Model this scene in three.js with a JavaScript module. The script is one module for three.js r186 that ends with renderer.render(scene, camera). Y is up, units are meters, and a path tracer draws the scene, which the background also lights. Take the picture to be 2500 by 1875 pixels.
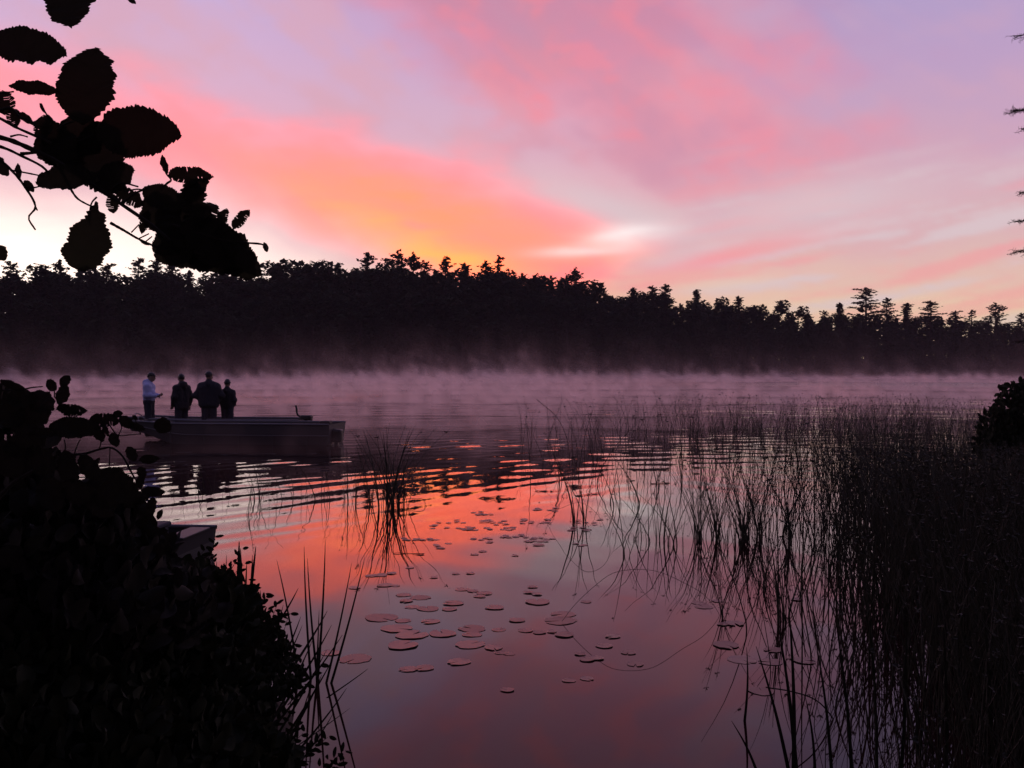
import * as THREE from 'three';
import { mergeGeometries, mergeVertices } from 'three/addons/utils/BufferGeometryUtils.js';
import { MarchingCubes } from 'three/addons/objects/MarchingCubes.js';
import { RoundedBoxGeometry } from 'three/addons/geometries/RoundedBoxGeometry.js';
import { createNoise2D, createNoise3D } from 'simplex-noise';

// ------------------------------------------------------------------ camera
const F = 2430, EYE = 2.0, HORIZON = 905;              // lens and eye height worked out from the photograph
const scene = new THREE.Scene();
const camera = new THREE.PerspectiveCamera(2 * Math.atan(937.5 / F) * 180 / Math.PI, 4 / 3, 0.05, 3000);
camera.position.set(0, EYE, 0);
camera.rotation.x = -Math.atan((937.5 - HORIZON) / F);
camera.updateMatrixWorld(true);

// ------------------------------------------------------------------ random and noise
function makeRandom(seed) {
  let s = seed >>> 0;
  return () => { s = (s + 0x6d2b79f5) | 0; let t = Math.imul(s ^ (s >>> 15), 1 | s); t = (t + Math.imul(t ^ (t >>> 7), 61 | t)) ^ t; return ((t ^ (t >>> 14)) >>> 0) / 4294967296; };
}
let rnd = makeRandom(11);
const R = (a, b) => a + (b - a) * rnd();
const noise2 = createNoise2D(makeRandom(5)), noise3 = createNoise3D(makeRandom(6));
const fbm = (x, y, n = 4) => { let s = 0, a = 0.5; for (let i = 0; i < n; i++) { s += a * noise2(x, y); x = x * 2.03 + 7.1; y = y * 2.03 - 3.7; a *= 0.5; } return s; };
const { clamp, lerp } = THREE.MathUtils;
const smooth = (a, b, x) => { const t = clamp((x - a) / (b - a), 0, 1); return t * t * (3 - 2 * t); };
const curve = (pts, x) => {                            // smooth line through [x, y] points
  if (x <= pts[0][0]) return pts[0][1];
  for (let i = 1; i < pts.length; i++) if (x < pts[i][0]) { const t = (x - pts[i - 1][0]) / (pts[i][0] - pts[i - 1][0]); return lerp(pts[i - 1][1], pts[i][1], t * t * (3 - 2 * t) * 0.5 + t * 0.5); }
  return pts[pts.length - 1][1];
};
const lin = (hex) => new THREE.Color(hex).toArray();
const mix3 = (a, b, t) => [a[0] + (b[0] - a[0]) * t, a[1] + (b[1] - a[1]) * t, a[2] + (b[2] - a[2]) * t];

// ------------------------------------------------------------------ sky: dawn air with sheets of high cloud, by azimuth and elevation in degrees
const ramp = (list) => list.map(([e, h]) => [e, lin(h)]);
const AIR_LEFT = ramp([[0, '#fdf2e6'], [4, '#fbece4'], [8, '#f6ced2'], [12, '#eab0c2'], [16, '#deb4d0'], [20, '#ccb2dc'], [35, '#8a80b0'], [90, '#504e78']]);
const AIR_MIDDLE = ramp([[0, '#ffcf98'], [4, '#f9c4a8'], [7, '#f0c0be'], [10, '#e8bac4'], [14, '#dab2ca'], [18, '#ccaad0'], [35, '#857aa8'], [90, '#504e78']]);
const AIR_RIGHT = ramp([[0, '#f6dca6'], [3, '#f3d2b2'], [5, '#eac2b6'], [8, '#deb6bc'], [12, '#d0a8c0'], [16, '#c0a2c8'], [20, '#b2a0cc'], [35, '#7c74a6'], [90, '#504e78']]);
const AIR_BEHIND = ramp([[0, '#544f66'], [10, '#565168'], [20, '#54516c'], [90, '#504e78']]);
function fromRamp(list, e) {
  if (e <= list[0][0]) return list[0][1];
  for (let i = 1; i < list.length; i++) if (e < list[i][0]) return mix3(list[i - 1][1], list[i][1], smooth(list[i - 1][0], list[i][0], e) * 0.4 + 0.6 * (e - list[i - 1][0]) / (list[i][0] - list[i - 1][0]));
  return list[list.length - 1][1];
}
const blob = (az, el, ca, ce, sa, se, tilt = 0) => { const a = (az - ca) / sa, e = (el - ce - tilt * (az - ca)) / se; return Math.exp(-(a * a + e * e)); };
const EDGE_A = [[-30, 38], [-14, 25], [-8.1, 19.4], [-3, 15.2], [2.5, 12.4], [9, 9.8], [16.6, 7.8], [24, 8], [60, 9]];
const TOP_B = [[-60, 22], [-27, 17], [-21.5, 15.6], [-12, 13.4], [-3, 12.0], [3, 10.1], [7.6, 8.3], [12, 7]];
const LOW_B = [[-60, 14], [-27, 12], [-20, 10.0], [-14, 8.4], [-10, 7.0], [-6, 5.8], [-3, 4.6], [3, 3.6], [8, 6]];
const C = Object.fromEntries(Object.entries({
  rose: '#e68ea0', dusk: '#d08298', hot: '#ee8a94', mauve: '#c894b0', salmon: '#ffa28c', coral: '#f59ca6', orange: '#ffaa70', yellow: '#ffcb62', white: '#fcf6f4',
  cream: '#eccfc0', pink: '#f0929c', soft: '#dfaaba', pale: '#dfccd2', lilac: '#b8a2cc', glow: '#fffaf4',
}).map(([k, v]) => [k, lin(v)]));
// the lit clouds and the glow are brighter than a picture can show: mostly their red
for (const [k, r, g, b] of [['salmon', 2.2, 1, 1], ['orange', 3.0, 1, 1], ['yellow', 2.8, 1.05, 1], ['coral', 1.4, 1, 1], ['rose', 1.08, 1, 1], ['dusk', 1.05, 1, 1], ['pink', 1.15, 1, 1], ['glow', 1.9, 1.6, 1.45], ['white', 1.15, 1.1, 1.1], ['hot', 1.25, 1, 1]]) C[k] = [C[k][0] * r, C[k][1] * g, C[k][2] * b];
function skyAt(az, el) {
  const e = Math.max(el, 0), slant = 0.006 * (az + 2) * (az + 2) * Math.sign(az + 2) * (Math.abs(az) < 40 ? 1 : 0);
  const w = e - clamp(az < -2 ? -slant * -0.55 : slant * 0.55, -6, 6);
  const wob = fbm(az * 0.09, e * 0.16), streak = fbm(az * 0.045 + 9, w * 0.5), fine = fbm(az * 0.16 - 4, w * 1.1 + 3), mott = fbm(az * 0.17 + 30, e * 0.24 - 8);
  const along = az * 0.82 - e * 0.57, athwart = az * 0.57 + e * 0.82, nA = fbm(along * 0.05 + 60, athwart * 0.17), nB = fbm(along * 0.07 - 20, athwart * 0.4 + 9);
  const wl = 1 - smooth(-20, -3, az), wr = smooth(1, 19, az);
  let c = mix3(mix3(fromRamp(AIR_MIDDLE, e), fromRamp(AIR_LEFT, e), wl), fromRamp(AIR_RIGHT, e), wr);
  const put = (col, m) => { if (m > 0.002) c = mix3(c, col, Math.min(m, 1)); };
  put(C.soft, (0.65 - 0.35 * wr) * smooth(-0.35, 0.5, wob + 0.5 * nB) * smooth(2, 8, e) * (1 - smooth(30, 60, e)));
  // the upper sheet, from the top of the middle down to the right
  const dA = e - curve(EDGE_A, az) + wob * 1.8 + fine * 0.5;
  const inA = smooth(-2.2, 4.2, dA) * (1 - smooth(8, 25, az + (e - 10) * 0.42 + wob * 6)) * (1 - smooth(26, 40, e));
  put(mix3(C.rose, C.dusk, smooth(14, 20, e)), inA * 0.7);
  put(C.hot, inA * 0.38 * smooth(-0.1, 0.55, nA + 0.35 * nB));
  put(C.mauve, inA * 0.5 * smooth(0, 0.55, -nA + 0.35 * nB));
  put(C.mauve, inA * 0.35 * smooth(0.02, 0.45, mott)); put(C.hot, inA * 0.3 * smooth(0.05, 0.5, -mott + 0.3 * fine));
  // the lower sheet, lit orange from beneath
  const top = curve(TOP_B, az), low = curve(LOW_B, az);
  const inB = smooth(-1.2, 2.6, top - e + wob * 1.6 + fine * 0.4) * smooth(-0.6, 2.6, e - low + wob * 0.8) * (1 - smooth(4, 10.5, az - (e - 8) * 0.3)) * smooth(-75, -30, az);
  const t = clamp((top - e) / (top - low), 0, 1);
  let colB = t < 0.5 ? mix3(C.coral, C.salmon, smooth(0.05, 0.5, t)) : mix3(C.salmon, C.orange, smooth(0.5, 0.95, t));
  colB = mix3(colB, C.coral, smooth(-9, -21, az) * 0.9);
  put(colB, inB * (0.92 - 0.2 * smooth(-12, -24, az)));
  put(C.coral, inB * 0.4 * smooth(0, 0.5, nB));
  put(C.orange, 0.6 * blob(az, e, -5.2, 9.4, 6.5, 1.7, -0.3) * (0.8 + 0.6 * fine));
  put(C.yellow, 0.3 * blob(az, e, -7, 8.3, 4.5, 0.7, -0.33) * (0.8 + fine));
  put(C.yellow, 0.9 * blob(az, e, -3.2, 6.3, 3.6, 0.7, -0.2) * (0.9 + 0.5 * fine));
  // clear glow low on the left, bright gaps and rosy streaks low on the right
  put(C.glow, 0.85 * blob(az, e, -27, 4.8, 10, 3.4, 0) * (1 + 0.15 * fine));
  put(C.glow, 0.3 * blob(az, e, -15, 6.2, 5, 1.6, -0.2));
  put(C.pink, 0.72 * blob(az, e, 5, 5.4, 7, 1.0, 0.02) * (0.8 + 0.9 * fine));
  put(C.pale, 0.7 * blob(az, e, 5.5, 9.2, 5, 0.9, -0.3));
  const gap = 0.85 + 0.55 * fine;
  put(C.white, 0.95 * blob(az, e, 6.7, 7.75, 2.3, 0.5, 0.06) * gap);
  put(C.white, 0.75 * blob(az, e, 4.3, 6.9, 2.6, 0.34, 0.05) * gap);
  put(C.pale, 0.7 * blob(az, e, 9.5, 6.2, 2.6, 0.5, 0.12) * gap);
  const right = smooth(7, 13, az) * smooth(1.5, 3.5, e) * (1 - smooth(8, 13, e)) * (1 - smooth(45, 90, az));
  put(C.pink, right * 0.42 * smooth(0.0, 0.45, streak + 0.25 * fine));
  put(C.pale, right * 0.75 * smooth(0.05, 0.45, -streak + 0.25 * fine));
  put(C.pink, 0.5 * blob(az, e, 14.4, 7.0, 4.0, 0.65, 0.16));
  put(C.hot, 0.5 * blob(az, e, 11.3, 6.2, 2.6, 0.45, 0.16));
  put(C.pale, 0.7 * blob(az, e, 16.5, 9.0, 6.5, 1.5, 0.1));
  put(C.cream, 0.7 * blob(az, e, 12.2, 4.9, 3.2, 0.42, 0.1));
  put(C.lilac, 0.3 * smooth(0.1, 0.5, wob) * smooth(12, 20, az) * smooth(9, 14, e) * (1 - smooth(40, 70, e)));
  // away from the dawn the sky grows dark and blue
  const away = Math.abs(((az + 5 + 540) % 360) - 180);
  return mix3(c, fromRamp(AIR_BEHIND, e), smooth(34, 125, away) * 0.9);
}
const SKY_W = 2048, SKY_H = 1024, skyData = new Float32Array(SKY_W * SKY_H * 4);
for (let row = 0; row < SKY_H; row++) {
  const el = ((row + 0.5) / SKY_H - 0.5) * 180;
  for (let col = 0; col < SKY_W; col++) {
    const i = (row * SKY_W + col) * 4, round = ((col + 0.5) / SKY_W - 0.5) * 2 * Math.PI;
    const az = Math.atan2(Math.cos(round), -Math.sin(round)) * 180 / Math.PI;
    const c = el < -2 ? [0.05, 0.045, 0.05] : skyAt(az, el);
    skyData[i] = c[0]; skyData[i + 1] = c[1]; skyData[i + 2] = c[2]; skyData[i + 3] = 1;
  }
}
const sky = new THREE.DataTexture(skyData, SKY_W, SKY_H, THREE.RGBAFormat, THREE.FloatType);
sky.mapping = THREE.EquirectangularReflectionMapping; sky.magFilter = THREE.LinearFilter; sky.needsUpdate = true;
scene.background = sky; scene.environment = sky;

// the sun has not cleared the trees on the far left yet
const sun = new THREE.DirectionalLight(new THREE.Color(1, 0.62, 0.36), 0.3);
sun.position.set(-Math.sin(0.43) * 400, 14, -Math.cos(0.43) * 400); sun.target.position.set(0, 0, 0);
sun.castShadow = true; sun.shadow.mapSize.set(2048, 2048);
Object.assign(sun.shadow.camera, { left: -220, right: 220, top: 80, bottom: -40, near: 1, far: 800 });
scene.add(sun, sun.target);
const renderer = new THREE.WebGLRenderer({ antialias: true });
renderer.toneMapping = THREE.LinearToneMapping; renderer.toneMappingExposure = 1;
renderer.shadowMap.enabled = true;
scene.fog = new THREE.FogExp2(new THREE.Color(0.95, 0.78, 0.84), 0.00022);

// ------------------------------------------------------------------ helpers
const used = new Map();
const numbered = (name) => { const n = used.get(name) ?? 0; used.set(name, n + 1); return n ? `${name}_${String(n).padStart(3, '0')}` : name; };
function tag(o, label, category, group, kind) { Object.assign(o.userData, { label, category }); if (group) o.userData.group = group; if (kind) o.userData.kind = kind; return o; }
function thing(name, position, label, category, group) {
  const o = new THREE.Group(); o.name = numbered(name); o.position.copy(position); scene.add(o);
  return tag(o, label, category, group);
}
function mesh(name, geometry, material, parent) {
  const m = new THREE.Mesh(geometry, material); m.name = parent ? name : numbered(name); m.castShadow = m.receiveShadow = true;
  (parent ?? scene).add(m); return m;
}
const V = (x, y, z) => new THREE.Vector3(x, y, z);
// from a place in the photograph (2500 x 1875) to a point so many metres ahead, or to the point of the water there
function ray(px, py) { return V((px - 1250) / F, (937.5 - py) / F, -1).applyEuler(camera.rotation); }
function at(px, py, d) { const r = ray(px, py); return r.multiplyScalar(d / -r.z).add(camera.position); }
function onWater(px, py) { const r = ray(px, py); return r.multiplyScalar(-EYE / r.y).add(camera.position).setY(0); }
const std = (color, roughness = 0.9, more = {}) => new THREE.MeshPhysicalMaterial({ color: new THREE.Color().setRGB(...color), roughness, side: THREE.DoubleSide, ...more });
const leafy = (color, through = 0.25, roughness = 0.75) => std(color, roughness, { transmission: through, thickness: 0, specularIntensity: 0.25 });

const M = {
  bark: std([0.035, 0.028, 0.024]), needles: leafy([0.03, 0.042, 0.024], 0.2, 1), farLeaf: leafy([0.036, 0.046, 0.024], 0.2, 1),
  twig: std([0.04, 0.03, 0.025], 0.8), broad: leafy([0.042, 0.038, 0.03], 0.14, 0.8), small: leafy([0.03, 0.034, 0.018], 0.12, 0.8), dry: leafy([0.05, 0.04, 0.026], 0.15, 0.85),
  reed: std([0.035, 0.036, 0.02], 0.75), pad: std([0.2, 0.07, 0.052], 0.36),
};

// ------------------------------------------------------------------ the lake's outline (x, z) and the ground around it
const polar = (a, d) => [Math.sin(a * Math.PI / 180) * d, -Math.cos(a * Math.PI / 180) * d];
const SHORE = [[0.3, -1.5], [-0.75, -3.2], [-1.1, -5.2], [-1.7, -7.2], [-2.9, -8.6], [-4.8, -9.2], [-8, -9.4], [-14, -12], [-34, -14], [-80, -30], [-150, -90],
  polar(-48, 185), polar(-36, 190), polar(-28, 196), polar(-20, 201), polar(-12, 208), polar(-4, 222), polar(3, 240), polar(10, 262), polar(17, 284), polar(24, 303), polar(30, 310), polar(36, 290),
  [120, -190], [64, -112], [29, -50], [16, -27], [10.8, -19.5], [8.0, -14.6], [6.0, -10.2], [4.4, -6.6], [3.4, -4], [2.5, -2.2], [1.4, -1.5]];
function inland(x, z) {                                // metres from the water's edge, above zero on land
  let best = 1e9, inside = false;
  for (let i = 0, j = SHORE.length - 1; i < SHORE.length; j = i++) {
    const [ax, az] = SHORE[j], [bx, bz] = SHORE[i], dx = bx - ax, dz = bz - az, t = clamp(((x - ax) * dx + (z - az) * dz) / (dx * dx + dz * dz), 0, 1);
    best = Math.min(best, Math.hypot(x - ax - dx * t, z - az - dz * t));
    if ((az > z) !== (bz > z) && x < (bx - ax) * (z - az) / (bz - az) + ax) inside = !inside;
  }
  return inside ? -best : best;
}
function groundAt(x, z) {
  const s = inland(x, z), d = Math.hypot(x, z);
  if (s < 0) return Math.max(-1.6, s * 0.3) - 0.02;
  const near = 0.38 * smooth(0, 1.4, s) + 0.06 * fbm(x * 0.9, z * 0.9) * smooth(0, 0.6, s);
  return near + 0.03 * Math.min(s, 6) + (d > 60 ? Math.min(s, 120) * 0.05 : 0) * smooth(60, 120, d) + smooth(4, 60, s) * 0.8 * fbm(x * 0.03, z * 0.03);
}
function rings(from, to, growth, least) { const out = [0, from]; while (out[out.length - 1] < to) out.push(out[out.length - 1] + Math.max(least, out[out.length - 1] * growth)); return out; }
function sheet(radii, angles, height, normalAt) {      // a round sheet of ground or water about the camera's bank
  const n = angles.length, p = [], nn = [], uv = [], index = [];
  for (const d of radii) for (const a of angles) {
    const [x, z] = polar(a, d); p.push(x, height(x, z, d), z); uv.push(x, z);
    if (normalAt) nn.push(...normalAt(x, z, d));
  }
  for (let i = 0; i + 1 < radii.length; i++) for (let j = 0; j + 1 < n; j++) { const q = i * n + j; index.push(q, q + 1, q + n, q + 1, q + n + 1, q + n); }
  const g = new THREE.BufferGeometry();
  g.setAttribute('position', new THREE.Float32BufferAttribute(p, 3)); g.setAttribute('uv', new THREE.Float32BufferAttribute(uv, 2)); g.setIndex(index);
  if (normalAt) g.setAttribute('normal', new THREE.Float32BufferAttribute(nn, 3)); else g.computeVertexNormals();
  return g;
}
const span = (a, b, step) => { const out = []; for (let x = a; x < b - 1e-6; x += step) out.push(x); out.push(b); return out; };
{
  const W = 256, data = new Uint8Array(W * W * 4);
  for (let i = 0; i < W * W; i++) { const x = i % W, y = (i / W) | 0, n = 0.5 + 0.5 * fbm(x * 0.06, y * 0.06, 5), k = 0.55 + 0.45 * n; data.set([70 * k, 56 * k, 42 * k, 255], i * 4); }
  const soil = new THREE.DataTexture(data, W, W); soil.colorSpace = THREE.SRGBColorSpace; soil.wrapS = soil.wrapT = THREE.MirroredRepeatWrapping; soil.magFilter = THREE.LinearFilter; soil.repeat.set(0.4, 0.4); soil.needsUpdate = true;
  const ground = mesh('ground', sheet(rings(0.4, 1500, 0.07, 0.25), span(-180, 180, 2.5), groundAt), std([1, 1, 1], 1, { map: soil }));
  tag(ground, 'dark earth banks and lake bed around the water', 'ground', null, 'structure');
}

// ------------------------------------------------------------------ water: calm near the bank, a boat's wake crossing it, ruffled by air farther out
rnd = makeRandom(21);
const WAVES = [];
const wave = (len, deg, amp, where) => { const k = 2 * Math.PI / len, a = deg * Math.PI / 180; WAVES.push({ kx: Math.cos(a) * k, kz: Math.sin(a) * k, amp, where, ph: R(0, 6.28), len }); };
const wakeZone = (x, z, d) => { const s = 0.74 * x + 0.67 * z; return smooth(-23, -18.5, s) * (1 - smooth(-14.4, -12.6, s)) * (0.75 + 0.6 * noise2(x * 0.22, z * 0.22)) * (1 - 0.6 * smooth(-2, 5, x)); };
const tailZone = (x, z, d) => { const s = 0.74 * x + 0.67 * z; return 0.7 * smooth(-14.5, -11.8, s) * (1 - smooth(-10.6, -8.6, s)); };
const calmZone = (x, z, d) => smooth(3, 9, d);
const midZone = (x, z, d) => smooth(17, 26, d) * (1 - smooth(40, 70, d));
const farZone = (x, z, d) => smooth(30, 55, d);
for (let i = 0; i < 6; i++) wave(R(0.42, 0.95), 42 + R(-9, 9), 0.0018, wakeZone);
for (let i = 0; i < 4; i++) wave(R(0.5, 0.9), R(0, 120), 0.0005, wakeZone);
for (let i = 0; i < 3; i++) wave(R(0.35, 0.5), 42 + R(-10, 10), 0.0009, wakeZone);
for (let i = 0; i < 3; i++) wave(R(0.5, 0.8), 42 + R(-6, 6), 0.0009, tailZone);
for (let i = 0; i < 5; i++) wave(R(0.9, 2.2), R(0, 180), 0.0006, calmZone);
for (let i = 0; i < 6; i++) wave(R(0.45, 1.1), R(60, 120), 0.0010, midZone);
for (let i = 0; i < 6; i++) wave(R(2, 4.5), R(40, 140), 0.004, farZone);
function waterAt(x, z, d) {
  let h = 0, gx = 0, gz = 0;
  const cell = Math.max(0.035, d * 0.006);
  const wx = x + 0.25 * noise2(x * 0.11, z * 0.11), wz = z + 0.25 * noise2(x * 0.11 + 40, z * 0.11);
  for (const w of WAVES) {
    const a = w.amp * w.where(x, z, d) * (1 - smooth(0.12, 0.35, cell / w.len));
    if (a < 1e-6) continue;
    const f = w.kx * wx + w.kz * wz + w.ph; h += a * Math.sin(f); const g = a * Math.cos(f); gx += g * w.kx; gz += g * w.kz;
  }
  return [h, gx, gz];
}
const ruffle = (x, z) => {                             // air touching the water far out: 0 calm, 1 ruffled
  const d = Math.hypot(x, z), a = Math.atan2(x, -z) * 180 / Math.PI;
  const from = curve([[-40, 58], [-22, 62], [-12, 66], [-6, 78], [-2, 112], [4, 136], [40, 138]], a) + 5 * fbm(x * 0.03, z * 0.05);
  return smooth(from - 9, from + 9, d) * (0.82 + 0.3 * fbm(x * 0.015, z * 0.06));
};
{
  const W = 1024, SIZE = 720, data = new Uint8Array(W * W * 4);
  for (let j = 0; j < W; j++) for (let i = 0; i < W; i++) {
    const x = ((i + 0.5) / W - 0.5) * SIZE, z = ((j + 0.5) / W - 1) * SIZE * 0.5 + 10, d = Math.hypot(x, z);
    const g = clamp(0.02 + 0.05 * smooth(22, 40, d) + 0.34 * ruffle(x, z), 0, 1);
    data.set([0, g * 255, 0, 255], (j * W + i) * 4);
  }
  const rough = new THREE.DataTexture(data, W, W); rough.magFilter = THREE.LinearFilter; rough.needsUpdate = true;
  const angles = [...span(-75, -33, 3), ...span(-32, 32, 0.32), ...span(33, 75, 3)];
  const radii = rings(0.5, 420, 0.006, 0.035);
  const cache = new Map();
  const get = (x, z, d) => { const k = x * 1e4 + z; if (!cache.has(k)) cache.set(k, waterAt(x, z, d)); return cache.get(k); };
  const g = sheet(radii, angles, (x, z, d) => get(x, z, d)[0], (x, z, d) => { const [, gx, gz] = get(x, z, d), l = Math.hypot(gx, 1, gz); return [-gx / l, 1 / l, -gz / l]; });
  const uv = g.attributes.uv;
  for (let i = 0; i < uv.count; i++) uv.setXY(i, uv.getX(i) / SIZE + 0.5, (uv.getY(i) - 10) / (SIZE * 0.5) + 1);
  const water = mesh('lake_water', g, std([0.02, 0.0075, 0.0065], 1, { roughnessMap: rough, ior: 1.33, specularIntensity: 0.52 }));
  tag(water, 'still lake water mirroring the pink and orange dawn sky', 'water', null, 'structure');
}

// ------------------------------------------------------------------ far shore: woods, and the trees that stand out above them
rnd = makeRandom(31);
class Tris {                                           // collects triangles
  constructor() { this.p = []; }
  tri(a, b, c) { this.p.push(a.x, a.y, a.z, b.x, b.y, b.z, c.x, c.y, c.z); }
  tuft(c, size, flat = 0.5, n = 3) {                   // a few leaf-clump faces about a point
    for (let i = 0; i < n; i++) {
      const a = R(0, 6.28), u = V(Math.cos(a), R(-flat, flat), Math.sin(a)), v = V(-Math.sin(a), R(-flat, flat), Math.cos(a)), s = size * R(0.6, 1.2);
      const o = c.clone().add(V(R(-1, 1), R(-0.6, 0.6) * flat, R(-1, 1)).multiplyScalar(size * 0.5));
      this.tri(o.clone().addScaledVector(u, s), o.clone().addScaledVector(u, -s * 0.5).addScaledVector(v, s * 0.75), o.clone().addScaledVector(u, -s * 0.5).addScaledVector(v, -s * 0.75));
    }
  }
  limb(a, b, ra, rb, sides = 3) {
    const d = b.clone().sub(a).normalize(), u = V(d.y, d.z, d.x).cross(d).normalize(), v = d.clone().cross(u), ring = (c, r) => Array.from({ length: sides }, (_, i) => c.clone().addScaledVector(u, r * Math.cos(i / sides * 6.283)).addScaledVector(v, r * Math.sin(i / sides * 6.283)));
    const p = ring(a, ra), q = ring(b, rb);
    for (let i = 0; i < sides; i++) { const j = (i + 1) % sides; this.tri(p[i], p[j], q[i]); this.tri(p[j], q[j], q[i]); }
  }
  geometry() { const g = new THREE.BufferGeometry(); g.setAttribute('position', new THREE.Float32BufferAttribute(this.p, 3)); g.computeVertexNormals(); return g; }
}
// every tree is made 20 m tall and scaled; wood and crown are kept apart
function makePine({ whorls = 15, low = 0.3, reach = 3.6, dense = 1, top = 0.7, up = 0.25, uneven = 0.45, profile = 'pine' }) {
  const wood = new Tris(), leaf = new Tris(), H = 20;
  wood.limb(V(0, -0.6, 0), V(0, H * 0.55, 0), 0.3, 0.19, 6); wood.limb(V(0, H * 0.55, 0), V(0, H * 0.98, 0), 0.19, 0.04, 5);
  const spire = profile === 'spire', count = Math.round(whorls * 6.5), ph = R(0, 50);
  for (let w = 0; w < count; w++) {
    const t = (w + rnd()) / count, y = H * lerp(low, 0.955, t), a = w * 2.39996 + R(-0.5, 0.5);
    const shape = spire ? 1.04 - t : (0.24 + 0.76 * Math.pow(1 - t, 0.8)) * (0.5 + 0.5 * smooth(0, 0.35, t)), lump = 1 + uneven * 1.1 * noise3(Math.cos(a) * 0.9 + ph, y * 0.42, Math.sin(a) * 0.9);
    if (rnd() < uneven * 0.3 || lump < 0.45) continue;
    const len = Math.max(top * R(0.5, 1.1), reach * shape * lump * R(0.75, 1.1)), rise = len * (up * R(0.3, 1.6) - (spire ? 0.35 * (1 - t) : 0));
    const root = V(0, y, 0), tip = V(Math.cos(a) * len, y + rise, Math.sin(a) * len);
    wood.limb(root, tip, 0.05, 0.015, 3);
    const m = Math.max(3, Math.round(len * 4.6 * dense));
    for (let i = 0; i < m; i++) { const s = lerp(spire ? 0.1 : 0.22, 1.05, (i + rnd()) / m); leaf.tuft(root.clone().lerp(tip, s).add(V(R(-0.2, 0.2), R(-0.05, 0.25), R(-0.2, 0.2))), lerp(0.42, 0.26, s), 0.8, 3); }
  }
  for (let i = 0; i < 8; i++) leaf.tuft(V(R(-0.2, 0.2), H * R(0.92, 0.985), R(-0.2, 0.2)), 0.28, 1.3, 3);
  return [wood.geometry(), leaf.geometry()];
}
function makeRound({ lumps = 9, spread = 3.2, from = 0.42 }) {
  const wood = new Tris(), leaf = new Tris(), H = 20;
  wood.limb(V(0, -0.6, 0), V(0, H * 0.6, 0), 0.3, 0.16, 6);
  for (let l = 0; l < lumps; l++) {
    const t = (l + rnd() * 0.6) / lumps, a = l * 2.4 + R(-0.3, 0.3), y = H * lerp(from, 0.9, t), r = spread * Math.sqrt(Math.max(0.05, 1 - t * t)) * R(0.5, 0.95), c = V(Math.cos(a) * r, y, Math.sin(a) * r), size = R(1.3, 2.1) * (1 - 0.3 * t);
    wood.limb(V(0, y - size, 0), c, 0.1, 0.03, 3);
    for (let i = 0; i < 75; i++) { const d = V(R(-1, 1), R(-0.8, 1), R(-1, 1)).normalize().multiplyScalar(size * Math.pow(rnd(), 0.35)); leaf.tuft(c.clone().add(d), 0.42, 0.9, 2); }
  }
  for (let i = 0; i < 90; i++) { const d = V(R(-1, 1), R(-0.6, 1), R(-1, 1)).normalize().multiplyScalar(2 * Math.pow(rnd(), 0.4)); leaf.tuft(V(0, H * 0.9, 0).add(d.multiply(V(0.8, 0.95, 0.8))), 0.4, 0.9, 2); }
  return [wood.geometry(), leaf.geometry()];
}
const KINDS = {
  pine: [makePine({}), makePine({ whorls: 13, reach: 4.2, uneven: 0.6 }), makePine({ whorls: 18, reach: 3.3, uneven: 0.5 })],
  layered: [makePine({ whorls: 12, reach: 4.2, up: 0.3, uneven: 0.4, dense: 1.1, low: 0.36 })],
  low: [makeRound({ lumps: 12, spread: 3.8, from: 0.1 }), makeRound({ lumps: 12, spread: 4.2, from: 0.06 })],
  spire: [makePine({ whorls: 22, reach: 3.0, profile: 'spire', low: 0.1, uneven: 0.3, dense: 1.3 }), makePine({ whorls: 24, reach: 3.6, profile: 'spire', low: 0.08, uneven: 0.35, dense: 1.2 })],
  round: [makeRound({}), makeRound({ lumps: 11, spread: 3.8, from: 0.3 })],
  sparse: [makePine({ whorls: 7, reach: 2.6, dense: 0.45, uneven: 0.8, low: 0.62, up: 0.5 })],
};
const SHORE_FAR = [[-48, 185], [-36, 190], [-28, 196], [-20, 201], [-12, 208], [-4, 222], [3, 240], [10, 262], [17, 284], [24, 303], [30, 310], [36, 290]];
const shoreDistance = (a) => { for (let i = 1; i < SHORE_FAR.length; i++) if (a <= SHORE_FAR[i][0]) return lerp(SHORE_FAR[i - 1][1], SHORE_FAR[i][1], (a - SHORE_FAR[i - 1][0]) / (SHORE_FAR[i][0] - SHORE_FAR[i - 1][0])); return 290; };
const K = 2500 / 2212;
const SKYLINE = [[-300, 560], [0, 588], [560, 588], [640, 576], [1080, 588], [1200, 604], [1400, 634], [1600, 662], [1750, 680], [1850, 679], [2000, 682], [2212, 702], [2600, 680]];
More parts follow.
